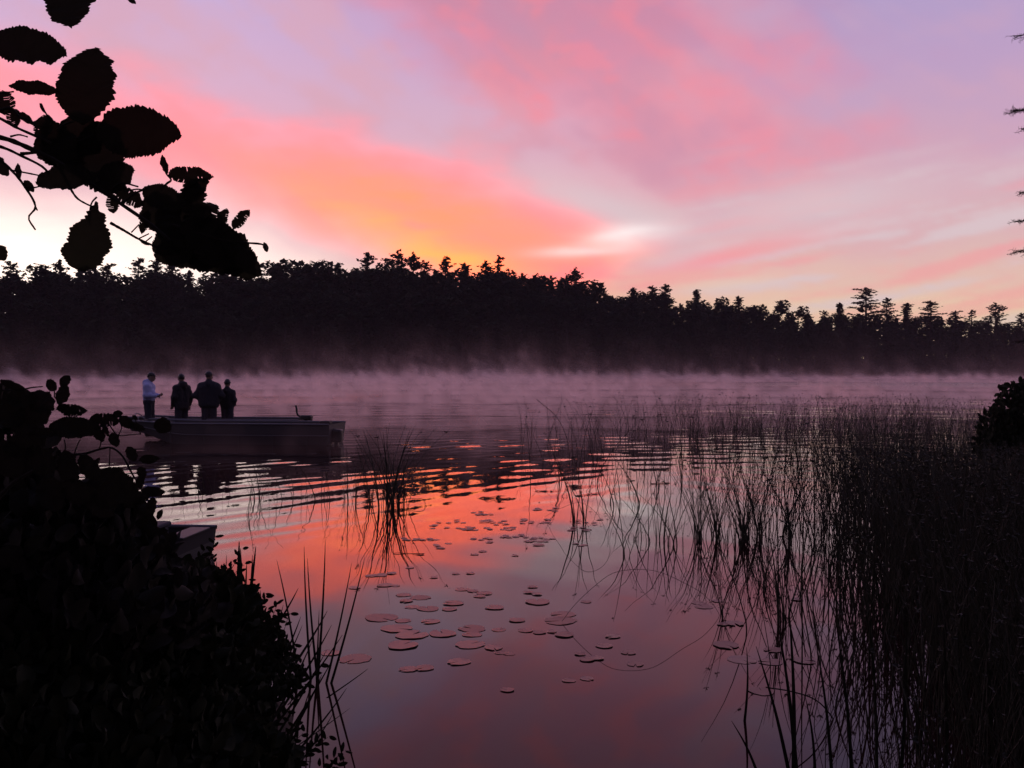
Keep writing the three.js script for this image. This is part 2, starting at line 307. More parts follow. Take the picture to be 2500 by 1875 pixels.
{
  const woods = new THREE.Group(); woods.name = 'far_woods'; scene.add(woods);
  tag(woods, 'dark wooded far shore reading as one mass behind the mist', 'woods', null, 'stuff');
  const places = new Map();
  const put = (kind, x, z, s, sy) => { const v = KINDS[kind], g = v[Math.floor(rnd() * v.length)]; if (!places.has(g)) places.set(g, []); places.get(g).push(new THREE.Matrix4().compose(V(x, groundAt(x, z), z), new THREE.Quaternion().setFromAxisAngle(V(0, 1, 0), R(0, 6.28)), V(s, sy, s))); };
  for (let row = 0; row < 7; row++) for (let a = -47; a < 35; a += R(0.7, 1.15)) {
    const d = shoreDistance(a) + 2 + row * 5.5 + R(-2, 2), [x, z] = polar(a, d), ux = (1250 + Math.tan(a * Math.PI / 180) * F) / K;
    const full = (HORIZON - curve(SKYLINE, ux) * K) / F * d * Math.cos(a * Math.PI / 180) + EYE - groundAt(x, z), h = full * (row < 2 ? R(0.55, 0.85) : R(0.86, 1.04)) / 20;
    put(row < 2 || row === 4 ? (rnd() < 0.8 ? 'low' : 'spire') : rnd() < 0.55 ? 'round' : rnd() < 0.6 ? 'pine' : rnd() < 0.6 ? 'low' : 'spire', x, z, h * R(1.05, 1.45), h);
  }
  for (let a = -47; a < 35; a += R(0.35, 0.65)) { const d = shoreDistance(a) + R(0, 4), [x, z] = polar(a, d), s = R(0.25, 0.48); put('low', x, z, s * 1.5, s); }
  for (let a = -47; a < 35; a += R(0.5, 0.8)) { const d = shoreDistance(a) + R(16, 34), [x, z] = polar(a, d), s = R(0.4, 0.55); put('low', x, z, s * 1.6, s); }
  for (const [[wood, leaf], list] of places) for (const [name, g, m] of [['trunk', wood, M.bark], ['foliage', leaf, M.farLeaf]]) {
    const im = new THREE.InstancedMesh(g, m, list.length); im.name = name; im.castShadow = im.receiveShadow = true;
    list.forEach((q, i) => im.setMatrixAt(i, q)); woods.add(im);
  }
}
function skylineTree(kind, u, v, width, label, group, variant) {
  const a = Math.atan((u * K - 1250) / F) * 180 / Math.PI, d = shoreDistance(a) + R(6, 26), [x, z] = polar(a, d), y = groundAt(x, z);
  const top = EYE + (HORIZON - v * K) / F * -z, h = (top - y) / 20, list = KINDS[kind], [wood, leaf] = list[variant ?? Math.floor(rnd() * list.length)];
  const t = thing(kind === 'round' ? 'broadleaf_tree' : kind === 'spire' ? 'fir_tree' : 'pine_tree', V(x, y, z), label, 'tree', group);
  const wide = width * (kind === 'spire' ? 1.7 : u > 1750 ? 1.35 : 1.15); t.scale.set(h * wide, h, h * wide); t.rotation.y = R(0, 6.28);
  mesh('trunk', wood, M.bark, t); mesh('crown', leaf, M.needles, t);
}
const TREES = [
  ['pine', 25, 560, 1, 'pine tip just right of the left picture edge, above the far woods'], ['round', 85, 566, 1.2], ['pine', 130, 560, 1], ['round', 190, 572, 1], ['pine', 232, 564, 1],
  ['pine', 300, 553, 1, 'tall pine showing sky through its lower limbs, right of the hanging leaf'], ['pine', 338, 557, 1], ['pine', 372, 560, 1], ['round', 585, 562, 1.2], ['round', 628, 556, 1.3, 'broad rounded treetop beside the hanging branch tip, on the far skyline'],
  ['round', 672, 561, 1.1], ['round', 700, 559, 1], ['spire', 731, 562, 0.7, 'thin spire of a fir in the dip left of the tall pines'],
  ['pine', 795, 543, 1, 'pointed pine left of the tallest pair of pines'], ['round', 832, 562, 0.9], ['layered', 860, 537, 1, 'tallest pine of the skyline under the orange cloud, with open layers'], ['layered', 893, 543, 0.9, 'second pine beside the tallest, leaning foliage layers'],
  ['pine', 917, 558, 0.9], ['pine', 963, 551, 0.95, 'dense pine alone right of the tall pair'], ['spire', 1004, 563, 0.9], ['pine', 1050, 562, 0.9], ['sparse', 1077, 549, 1, 'bare flag-shaped treetop with two thin tufts'], ['round', 1098, 580, 1], ['pine', 1130, 588, 0.9],
  ['round', 1165, 590, 1], ['pine', 1188, 592, 1], ['pine', 1222, 592, 1], ['layered', 1243, 575, 0.9, 'layered pine standing on the slope where the skyline falls'], ['round', 1290, 604, 1.1], ['spire', 1367, 618, 0.8],
  ['pine', 1410, 613, 1], ['pine', 1437, 611, 1], ['spire', 1504, 621, 0.8, 'small sharp fir alone on the falling skyline'], ['round', 1560, 640, 1.1], ['spire', 1595, 636, 0.9], ['round', 1640, 655, 1.1], ['round', 1690, 645, 1.1, 'rounded treetop left of the broad tall pine on the right'],
  ['round', 1735, 658, 0.9], ['pine', 1780, 668, 0.8], ['spire', 1814, 651, 1], ['pine', 1870, 617, 1.25, 'broad tall pine that rises highest on the right of the skyline'], ['pine', 1915, 640, 0.9], ['spire', 1958, 652, 1.2], ['pine', 2010, 646, 1.2],
  ['pine', 2062, 668, 1], ['sparse', 2098, 668, 1.2], ['layered', 2150, 652, 1.1, 'layered pine against the yellow sky, last but one at right'], ['pine', 2205, 674, 1, 'pine cut by the right picture edge above the mist'],
];
for (const [kind, u, v, w, label] of TREES) skylineTree(kind, u, v, w, label ?? { pine: 'dark pine crown rising a little above the far woods', round: 'rounded broadleaf crown bulging a little above the far woods', spire: 'narrow dark fir tip rising above the far woods', sparse: 'thin half bare pine at the right of the far woods', layered: 'layered dark pine in the far woods' }[kind], label ? null : { pine: 'pines along the far skyline', round: 'rounded trees along the far skyline', spire: 'firs along the far skyline' }[kind]);

// unseen trees on the near bank, put behind the viewpoint to shade the foreground
{
  rnd = makeRandom(37);
  const woods = new THREE.Group(); woods.name = 'bank_woods'; scene.add(woods);
  tag(woods, 'unseen tall trees on the near bank, put behind the viewpoint to shade the foreground', 'woods', null, 'stuff');
  const spots = [[-5.5, 1.5], [-2.5, 4.5], [1.2, 5.5], [5, 3.5], [-8.5, 5], [8.5, 0.5], [-9.5, -1.5], [4.5, 9], [-4.5, 10], [-13, 2], [13, 3], [0, 14], [-10, 12], [10, 12], [-16, -3], [15, -4], [-20, 6], [20, 7]];
  for (const [part, k, m] of [['trunk', 0, M.bark], ['foliage', 1, M.farLeaf]]) {
    const im = new THREE.InstancedMesh(KINDS.round[1][k], m, spots.length); im.name = part;
    spots.forEach(([x, z], i) => im.setMatrixAt(i, new THREE.Matrix4().compose(V(x, groundAt(x, z), z), new THREE.Quaternion().setFromAxisAngle(V(0, 1, 0), i * 1.7), V(1 + 0.1 * (i % 3), 0.75 + 0.08 * (i % 4), 1 + 0.1 * (i % 2)))));
    woods.add(im);
  }
}

// ------------------------------------------------------------------ mist lying on the lake: thin drifting banks, one behind the other
{
  rnd = makeRandom(41);
  const mistMat = std([1, 0.72, 0.61], 1, { transmission: 0.92, thickness: 0, transparent: true, vertexColors: true, specularIntensity: 0 });  // the pink of the dawn light is put into the mist's own colour
  const mist = new THREE.Group(); mist.name = 'mist'; scene.add(mist); tag(mist, 'morning mist tinted with dawn pink, drifting low over the lake', 'mist', null, 'stuff');
  const BANKS = [[24, 0.04, 0.5], [34, 0.22, 0.6], [44, 0.32, 0.68], [58, 0.5, 0.74], [77, 0.68, 0.78], [103, 0.8, 0.82], [138, 0.84, 0.88], [180, 0.88, 0.95]];
  BANKS.forEach(([d0, strength, tall], b) => {
    const cols = 260, rows = 20, p = [], col = [], index = [], top = tall * 6.5;
    for (let i = 0; i <= cols; i++) {
      const a = lerp(-34, 34, i / cols), s = a * Math.PI / 180 * d0;
      const d = Math.min(d0 * (1 + 0.05 * noise2(a * 0.11, b * 9)), shoreDistance(a) - 3) * (d0 > 120 ? lerp(1, 1.3, smooth(-8, 18, a)) : 1), [x, z] = polar(a, d);
      const side = d0 < 50 ? 1 - 0.3 * smooth(2, 14, a) : 1;
      for (let j = 0; j <= rows; j++) {
        const y = top * Math.pow(j / rows, 1.7);
        const h = tall * (0.6 + 0.9 * Math.max(0, fbm(s / (tall * 9) + b * 13, 2.2)) + 0.9 * Math.max(0, fbm(s / (tall * 3.2) - b * 5, y / (tall * 5)))) * (1 + 0.5 * Math.exp(-Math.pow((a + 3) / 9, 2)));
        const body = Math.exp(-Math.pow(y / (1.35 * h), 2)) + 0.1 * Math.exp(-y / (2.6 * h)), wisp = 0.95 + 1.1 * fbm(s / (tall * 2.3) + 50 * b, y / (tall * 2.6) + s / (tall * 9));
        const end = 1 - smooth(0.75, 1, y / top);
        const alpha = strength * side * smooth(-0.02, 0.2 * tall, y) * body * clamp(wisp, 0.15, 1.5) * end;
        const back = 1 - 1.3 * y / d; p.push(x * back, y, z * back); col.push(1, 1, 1, clamp(alpha, 0, 0.9));
      }
    }
    for (let i = 0; i < cols; i++) for (let j = 0; j < rows; j++) { const q = i * (rows + 1) + j; index.push(q, q + rows + 1, q + 1, q + 1, q + rows + 1, q + rows + 2); }
    const g = new THREE.BufferGeometry(); g.setAttribute('position', new THREE.Float32BufferAttribute(p, 3)); g.setAttribute('color', new THREE.Float32BufferAttribute(col, 4)); g.setIndex(index); g.computeVertexNormals();
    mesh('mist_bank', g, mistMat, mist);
  });
}

// ------------------------------------------------------------------ boats
rnd = makeRandom(51);
const alu = std([0.055, 0.052, 0.06], 0.55), aluDark = std([0.04, 0.042, 0.046], 0.6), railMat = std([0.15, 0.15, 0.175], 0.45, { metalness: 0.3 }), wood = std([0.12, 0.09, 0.06], 0.8), black = std([0.015, 0.015, 0.016], 0.5), rubber = std([0.02, 0.02, 0.022], 0.7), canvas = std([0.03, 0.03, 0.05], 0.8);
const darkHull = std([0.02, 0.02, 0.023], 0.75);  // even, darker colour for the moored boat's hull
function tubeAlong(points, r, sides = 6, seg = 24) { return new THREE.TubeGeometry(new THREE.CatmullRomCurve3(points), seg, r, sides, false); }
const box = (w, h, d, x, y, z, r = 0.012) => new RoundedBoxGeometry(w, h, d, 2, Math.min(r, w / 2.1, h / 2.1, d / 2.1)).translate(x, y, z);
function jonBoat(name, L, beam, free, position, turn, label, group) {
  // the stern at +x, the raked bow at -x, y = 0 at the waterline
  const boat = thing(name, position, label, 'boat', group); boat.rotation.y = turn;
  const N = 28, section = (t, inner) => {              // t 0 at the stern, 1 at the bow
    const x = L / 2 - L * t + (inner ? (t < 0.5 ? -0.03 : 0.03) : 0), rake = smooth(0.62, 1, t), w = beam / 2 * (1 - 0.18 * rake * rake) - (inner ? 0.02 : 0), b = w - 0.13 * (1 - 0.4 * rake), lift = (free + 0.02) * 0.78 * Math.pow(rake, 1.6);
    const bottom = -0.12 + lift + (inner ? 0.03 : 0), top = free + 0.05 * rake * rake;
    return [[-w, top], [-w + 0.02, lerp(bottom, top, 0.62)], [-w + 0.035, lerp(bottom, top, 0.55)], [-b, bottom + 0.03], [-b + 0.05, bottom], [b - 0.05, bottom], [b, bottom + 0.03], [w - 0.035, lerp(bottom, top, 0.55)], [w - 0.02, lerp(bottom, top, 0.62)], [w, top]].map(([z, y]) => V(x + (y - bottom) * (t > 0.97 ? -0.22 : t < 0.02 ? 0.1 : 0), y, z));
  };
  const p = [], index = [];
  const strip = (inner) => {
    const base = p.length / 3;
    for (let i = 0; i <= N; i++) for (const q of section(i / N, inner)) p.push(q.x, q.y, q.z);
    for (let i = 0; i < N; i++) for (let j = 0; j < 9; j++) { const a = base + i * 10 + j; index.push(a, a + 1, a + 10, a + 1, a + 11, a + 10); }
    for (const i of [0, N]) for (let j = 1; j < 9; j++) index.push(base + i * 10, base + i * 10 + j, base + i * 10 + j + 1);
  };
  strip(false); strip(true);
  const g = new THREE.BufferGeometry(); g.setAttribute('position', new THREE.Float32BufferAttribute(p, 3)); g.setIndex(index);
  const flat = g.toNonIndexed(); flat.computeVertexNormals();
  mesh('hull', flat, name === 'rowing_boat' ? darkHull : alu, boat);
  for (const s of [0, 9]) mesh('gunwale', tubeAlong(Array.from({ length: N + 1 }, (_, i) => section(i / N)[s]), 0.026), railMat, boat);
  mesh('chine_highlight', tubeAlong(Array.from({ length: N + 1 }, (_, i) => section(i / N)[7].add(V(0, 0, 0.008))), 0.014), railMat, boat);  // pale tube standing in for the highlight along the hull's chine
  mesh('bow_handle', tubeAlong([V(-L / 2 + 0.06, free + 0.03, -0.2), V(-L / 2 - 0.02, free + 0.12, -0.12), V(-L / 2 - 0.02, free + 0.12, 0.12), V(-L / 2 + 0.06, free + 0.03, 0.2)], 0.014, 6, 12), railMat, boat);
  mesh('transom', box(0.05, free * 0.9, beam * 0.93, L / 2 + 0.0, free * 0.5, 0), aluDark, boat);
  mesh('bow_deck', box(0.7, 0.03, beam * 0.78, -L / 2 + 0.4, free - 0.01, 0), aluDark, boat);
  for (const x of [L * 0.3, L * 0.02, -L * 0.22]) mesh('bench_seat', box(0.3, 0.05, beam - 0.16, x, free - 0.16, 0), wood, boat);
  mesh('floor', box(L * 0.72, 0.03, beam - 0.42, L * 0.1, 0.05, 0), aluDark, boat);
  for (let i = 0; i < 5; i++) mesh('rib', box(0.03, free * 0.8, 0.02, L * (0.4 - i * 0.17), free * 0.42, beam / 2 - 0.03), aluDark, boat);
  return boat;
}
const along = (a, b) => ({ mid: a.clone().lerp(b, 0.5), L: a.distanceTo(b), turn: Math.atan2(-(b.z - a.z), b.x - a.x) });
{
  const near = along(V(-10.46, 0, -28.0), V(-4.85, 0, -27.3));
  const boat = jonBoat('jon_boat', near.L, 1.5, 0.56, near.mid, near.turn, 'long flat aluminium boat nearer the camera, below the four standing people', null);
  const e = near.L / 2;
  const motor = mesh('outboard_motor', mergeGeometries([box(0.3, 0.36, 0.28, e + 0.16, 0.24, 0.35, 0.07), box(0.1, 0.6, 0.12, e + 0.14, -0.2, 0.35, 0.03), new THREE.TorusGeometry(0.12, 0.025, 6, 14).rotateY(Math.PI / 2).translate(e + 0.22, -0.42, 0.35).toNonIndexed()].map((g) => (g.index ? g.toNonIndexed() : g))), black, boat);
  mesh('tiller', tubeAlong([V(e + 0.1, 0.4, 0.35), V(e - 0.2, 0.52, 0.3), V(e - 0.45, 0.58, 0.26)], 0.02, 6, 8), rubber, motor);
  mesh('stern_cleat', box(0.28, 0.1, 0.3, e - 0.1, 0.6, 0.5, 0.04), rubber, boat);

  const far = along(V(-11.25, 0, -29.9), V(-6.15, 0, -29.3));
  const second = jonBoat('jon_boat', far.L, 1.35, 0.58, far.mid, far.turn, 'flat boat behind the longer one, with an upright tiller at its stern', null);
  const q = far.L / 2;
  const small = mesh('outboard_motor', mergeGeometries([box(0.34, 0.15, 0.24, q + 0.1, 0.62, 0, 0.05), box(0.08, 0.9, 0.1, q + 0.1, 0.1, 0, 0.03)]), black, second);
  mesh('tiller', tubeAlong([V(q - 0.02, 0.62, 0), V(q - 0.16, 0.7, 0.02), V(q - 0.2, 0.9, 0.02), V(q - 0.22, 0.98, 0.02)], 0.028, 6, 10), rubber, small);

  // the moored boat behind the bushes, its square end towards the right
  const a = V(-3.36, 0, -10.45), moored = along(V(-7.2, 0, -10.8), a);
  const third = jonBoat('rowing_boat', moored.L, 1.1, 0.27, moored.mid, moored.turn, 'moored boat end poking out from behind the left bushes', null);
  const box3 = thing('storage_box', V(-3.85, 0.26, -10.35), 'dark rounded box lying on the moored boat behind the bushes', 'box'); box3.rotation.y = moored.turn;
  mesh('lid', new RoundedBoxGeometry(0.46, 0.05, 0.4, 3, 0.022).translate(0, 0.125, 0), canvas, box3); mesh('body', new RoundedBoxGeometry(0.42, 0.11, 0.36, 3, 0.03).translate(0, 0.06, 0), canvas, box3);
  mesh('corner_plate', box(0.22, 0.02, 0.7, moored.L / 2 - 0.06, 0.29, 0, 0.008), alu, third);
}

// ------------------------------------------------------------------ people
rnd = makeRandom(61);
const cone = (a, b, ra, rb) => { const ab = b.clone().sub(a), l = ab.lengthSq() || 1e-9; return (x, y, z) => { const t = clamp(((x - a.x) * ab.x + (y - a.y) * ab.y + (z - a.z) * ab.z) / l, 0, 1); return Math.hypot(x - a.x - ab.x * t, y - a.y - ab.y * t, z - a.z - ab.z * t) - (ra + (rb - ra) * t); }; };
const egg = (c, rx, ry, rz) => { const m = Math.min(rx, ry, rz); return (x, y, z) => (Math.hypot((x - c.x) / rx, (y - c.y) / ry, (z - c.z) / rz) - 1) * m; };
const join = (list, k) => (x, y, z) => { let d = 1e3; for (const f of list) { const e = f(x, y, z), h = Math.max(k - Math.abs(d - e), 0) / k; d = Math.min(d, e) - h * h * k * 0.25; } return d; };
function solid(f, c, half, n) {                        // the surface of a distance field inside a cube
  const mc = new MarchingCubes(n, new THREE.MeshStandardMaterial(), false, false, 120000), s = n / 2; mc.isolation = 0;
  for (let k = 0, q = 0; k < n; k++) for (let j = 0; j < n; j++) for (let i = 0; i < n; i++, q++) mc.field[q] = -f(c.x + (i - s) / s * half, c.y + (j - s) / s * half, c.z + (k - s) / s * half);
  mc.update();
  const p = mc.positionArray.slice(0, mc.count * 3);
  for (let i = 0; i < p.length; i += 3) { p[i] = c.x + p[i] * half; p[i + 1] = c.y + p[i + 1] * half; p[i + 2] = c.z + p[i + 2] * half; }
  const nn = new Float32Array(p.length), e = half / n;
  for (let i = 0; i < p.length; i += 3) { const [x, y, z] = [p[i], p[i + 1], p[i + 2]], g = V(f(x + e, y, z) - f(x - e, y, z), f(x, y + e, z) - f(x, y - e, z), f(x, y, z + e) - f(x, y, z - e)).normalize(); nn.set([g.x, g.y, g.z], i); }
  for (let i = 0; i < p.length; i += 9) {
    const A = V(p[i], p[i + 1], p[i + 2]), B = V(p[i + 3], p[i + 4], p[i + 5]), D = V(p[i + 6], p[i + 7], p[i + 8]);
    if (B.clone().sub(A).cross(D.clone().sub(A)).dot(V(nn[i], nn[i + 1], nn[i + 2])) < 0) for (let t = 0; t < 3; t++) { let q = p[i + 3 + t]; p[i + 3 + t] = p[i + 6 + t]; p[i + 6 + t] = q; q = nn[i + 3 + t]; nn[i + 3 + t] = nn[i + 6 + t]; nn[i + 6 + t] = q; }
  }
  const g = new THREE.BufferGeometry(); g.setAttribute('position', new THREE.BufferAttribute(p, 3)); g.setAttribute('normal', new THREE.BufferAttribute(nn, 3));
  return g;
}
const skin = std([0.3, 0.19, 0.14], 0.6), hairMat = std([0.03, 0.022, 0.018], 0.8);
function handFields(w, dir, curl, side) {              // palm, four bent fingers and a thumb from the wrist on
  const d = dir.clone().normalize(), s = V(0, 1, 0).cross(d).normalize().multiplyScalar(side); if (s.lengthSq() < 0.1) s.set(0, 0, side);
  const n = d.clone().cross(s).normalize(), P = (a, b, c) => w.clone().addScaledVector(d, a).addScaledVector(s, b).addScaledVector(n, c), out = [];
  out.push(cone(P(0, -0.012, 0), P(0.085, -0.026, 0), 0.02, 0.014), cone(P(0, 0.012, 0), P(0.085, 0.026, 0), 0.02, 0.014), cone(P(0, 0, 0), P(0.085, 0, 0), 0.02, 0.015));
  [[-0.032, 0.06], [-0.011, 0.075], [0.011, 0.08], [0.032, 0.07]].forEach(([b, len]) => { const k = P(0.085, b, 0), m = P(0.085 + len * 0.5 * Math.cos(curl), b, -len * 0.5 * Math.sin(curl)), t = m.clone().addScaledVector(d, len * 0.5 * Math.cos(curl * 2.2)).addScaledVector(n, -len * 0.5 * Math.sin(curl * 2.2)); out.push(cone(k, m, 0.0095, 0.0085), cone(m, t, 0.0085, 0.0075)); });
  const th = P(0.03, 0.03, -0.005), tm = P(0.062, 0.055, -0.015); out.push(cone(th, tm, 0.014, 0.011), cone(tm, P(0.095, 0.052, -0.03), 0.011, 0.009));
  return out;
}
function makePerson({ position, turn, height, bulk = 1, hem = 0.86, arms, look = 0, bow = 0, cap, hood, jacket, trousers, label }) {
  const person = thing('person', position, label, 'person', null); person.rotation.y = turn; person.scale.setScalar(height / 1.78);
  const sh = 0.19 * (0.6 + 0.4 * bulk), B = bulk;
  const S = [V(-sh * 0.95, 1.39, 0), V(sh * 0.95, 1.39, 0)], elbow = arms.elbow, wrist = arms.wrist;
  const legs = [-1, 1].map((s) => [V(s * 0.095, 0.93, 0), V(s * 0.11, 0.5, 0.02), V(s * 0.12, 0.09, -0.02)]);
  // body
  const core = [cone(V(-0.07, 0.95, 0), V(-0.09, 1.34, 0), 0.1, 0.1), cone(V(0.07, 0.95, 0), V(0.09, 1.34, 0), 0.1, 0.1), cone(V(0, 1.42, -0.01), V(0, 1.56, 0.015), 0.075, 0.055), cone(V(0, 1.44, 0), S[0], 0.065, 0.055), cone(V(0, 1.44, 0), S[1], 0.065, 0.055)];
  legs.forEach(([h, k, a]) => core.push(cone(h, k, 0.085, 0.055), cone(k, a, 0.055, 0.04)));
  [0, 1].forEach((i) => core.push(cone(S[i], elbow[i], 0.048, 0.038), cone(elbow[i], wrist[i], 0.038, 0.027)));
  const hx = Math.sin(look), hz = Math.cos(look), hd = (x, y, z) => V(x * hz + z * hx, 1.665 + y - bow * 0.3, -x * hx + z * hz + 0.02 + bow);
  const head = join([egg(hd(0, 0.02, -0.01), 0.078, 0.105, 0.095), egg(hd(0, -0.055, 0.03), 0.056, 0.065, 0.06), cone(hd(0, 0.0, 0.085), hd(0, -0.025, 0.108), 0.01, 0.014), cone(hd(-0.08, 0.01, -0.005), hd(-0.08, -0.035, 0), 0.014, 0.011), cone(hd(0.08, 0.01, -0.005), hd(0.08, -0.035, 0), 0.014, 0.011),
    cone(hd(-0.03, 0.03, 0.082), hd(0.03, 0.03, 0.082), 0.012, 0.012), cone(hd(-0.02, -0.06, 0.082), hd(0.02, -0.06, 0.082), 0.009, 0.009), cone(hd(0, -0.06, -0.01), V(0, 1.48, 0), 0.055, 0.058)], 0.03);
  const sockets = [egg(hd(-0.032, 0.008, 0.093), 0.014, 0.01, 0.014), egg(hd(0.032, 0.008, 0.093), 0.014, 0.01, 0.014)];
  const face = (x, y, z) => Math.max(head(x, y, z), -sockets[0](x, y, z), -sockets[1](x, y, z));
  const pieces = [solid(join(core, 0.05), V(0, 0.9, 0), 0.98, 88), solid(face, hd(0, -0.03, 0), 0.19, 56)];
  if (!arms.pocket) [0, 1].forEach((i) => { const d = wrist[i].clone().sub(elbow[i]), f = join(handFields(wrist[i], d, arms.curl ?? 0.4, i ? -1 : 1), 0.012); pieces.push(solid(f, wrist[i].clone().addScaledVector(d.normalize(), 0.08), 0.13, 48)); });
  mesh('body', mergeGeometries(pieces), skin, person);
  // clothes
  const coat = [cone(V(-0.075 * B, hem + 0.13, 0), V(-0.1 * B, 1.34, 0), 0.135 * B, 0.125 * B), cone(V(0.075 * B, hem + 0.13, 0), V(0.1 * B, 1.34, 0), 0.135 * B, 0.125 * B), cone(V(0, hem + 0.16, 0.03), V(0, 1.2, 0.05 * B), 0.13 * B, 0.12 * B), cone(V(0, 1.45, -0.01), S[0], 0.1, 0.085), cone(V(0, 1.45, -0.01), S[1], 0.1, 0.085), cone(V(0, 1.46, -0.02), V(0, 1.54, 0), 0.088, 0.07)];
  [0, 1].forEach((i) => coat.push(cone(S[i], elbow[i], 0.083, 0.068), cone(elbow[i], elbow[i].clone().lerp(wrist[i], 0.96), 0.068, 0.05)));
  if (hood) coat.push(egg(V(0, 1.5, -0.1), 0.12, 0.085, 0.07));
  const soft = join(coat, 0.06), folds = (x, y, z) => soft(x, y, z) + 0.007 * noise3(x * 9, y * 7, z * 9);
  mesh('jacket', solid((x, y, z) => Math.max(folds(x, y, z), hem - y), V(0, 1.2, 0.02), 0.52, 84), jacket, person);
  const cloth = [cone(V(-0.08, 0.98, 0), V(0.08, 0.98, 0), 0.125, 0.125)];
  legs.forEach(([h, k, a]) => cloth.push(cone(h, k, 0.115 * (0.7 + 0.3 * B), 0.088), cone(k, a, 0.088, 0.078)));
  const pant = join(cloth, 0.05);
  mesh('trousers', solid((x, y, z) => Math.max(pant(x, y, z) + 0.006 * noise3(x * 8, y * 9, z * 8), 0.06 - y), V(0, 0.6, 0), 0.62, 76), trousers, person);
  for (const [, , a] of legs) mesh('shoe', solid(join([cone(a.clone().setY(0.05), a.clone().setY(0.045).add(V(0, 0, 0.16)), 0.05, 0.045), cone(a.clone().setY(0.1), a.clone().setY(0.05), 0.05, 0.05)], 0.03), a.clone().setY(0.05).add(V(0, 0, 0.06)), 0.2, 36), rubber, person);
  // headwear
  const dome = new THREE.SphereGeometry(0.105, 20, 10, 0, 6.2832, 0, 1.65).scale(0.92, cap === 'beanie' ? 1.15 : 0.95, 1.08), bits = [dome];
  if (cap !== 'beanie') bits.push(new THREE.CylinderGeometry(0.085, 0.09, 0.012, 20, 1, false, -1.35, 2.7).scale(1, 1, 1.5).rotateX(0.12).translate(0, 0.0, 0.055), new THREE.SphereGeometry(0.011, 8, 6).translate(0, 0.1, 0));
  else bits.push(new THREE.TorusGeometry(0.098, 0.016, 6, 20).rotateX(Math.PI / 2).scale(0.95, 1.6, 1.1));
  const hat = mesh(cap === 'beanie' ? 'knit_hat' : 'cap', mergeGeometries(bits), black, person); hat.position.copy(hd(0, 0.045, -0.005)); hat.rotation.y = look;
  mesh('hair', new THREE.SphereGeometry(0.092, 16, 8, 0, 6.2832, 1.2, 0.75).scale(0.92, 1, 1.08).translate(0, -0.01, -0.012), hairMat, person).position.copy(hd(0, 0.03, -0.01));
  return person;
}
const darkCoat = std([0.022, 0.02, 0.024], 0.85), navyCoat = std([0.02, 0.02, 0.03], 0.85), jeans = std([0.03, 0.03, 0.045], 0.9), paleBlue = std([0.5, 0.53, 0.85], 0.85);
const DECK = 0.075;
makePerson({ position: V(-10.65, DECK, -29.2), turn: Math.PI / 2, height: 1.87, bulk: 1.0, hem: 0.93, arms: { elbow: [V(-0.25, 1.14, 0.0), V(0.25, 1.14, 0.0)], wrist: [V(-0.15, 1.13, 0.24), V(0.12, 1.14, 0.24)], curl: 0.9 }, bow: 0.05, cap: 'cap', hood: true, jacket: paleBlue, trousers: jeans, label: 'person in a pale blue hooded jacket and cap, facing right with hands held forward' });
makePerson({ position: V(-9.71, DECK, -29.25), turn: -Math.PI * 0.72, height: 1.81, bulk: 1.02, hem: 0.72, arms: { elbow: [V(-0.3, 1.15, -0.03), V(0.27, 1.14, -0.03)], wrist: [V(-0.3, 0.9, 0.06), V(0.25, 0.9, 0.08)], curl: 0.35 }, cap: 'cap', hood: true, look: -0.3, jacket: darkCoat, trousers: jeans, label: 'person in a long dark coat and cap, second from left, one arm hanging' });
makePerson({ position: V(-8.83, DECK, -29.0), turn: Math.PI * 1.04, height: 1.88, bulk: 1.36, hem: 0.8, arms: { elbow: [V(-0.36, 1.14, -0.04), V(0.36, 1.14, -0.04)], wrist: [V(-0.22, 1.0, 0.16), V(0.22, 1.0, 0.16)], pocket: true }, cap: 'cap', look: -0.9, jacket: navyCoat, trousers: jeans, label: 'heavily built person in a wide dark jacket and cap, seen from behind' });
makePerson({ position: V(-8.4, DECK, -29.35), turn: Math.PI * 0.95, height: 1.64, bulk: 1.05, hem: 0.84, arms: { elbow: [V(-0.28, 1.14, -0.06), V(0.28, 1.14, -0.06)], wrist: [V(-0.18, 0.98, 0.13), V(0.18, 0.98, 0.13)], pocket: true }, cap: 'beanie', hood: false, jacket: darkCoat, trousers: jeans, label: 'shortest person, in a dark jacket and knit hat, rightmost on the boats' });

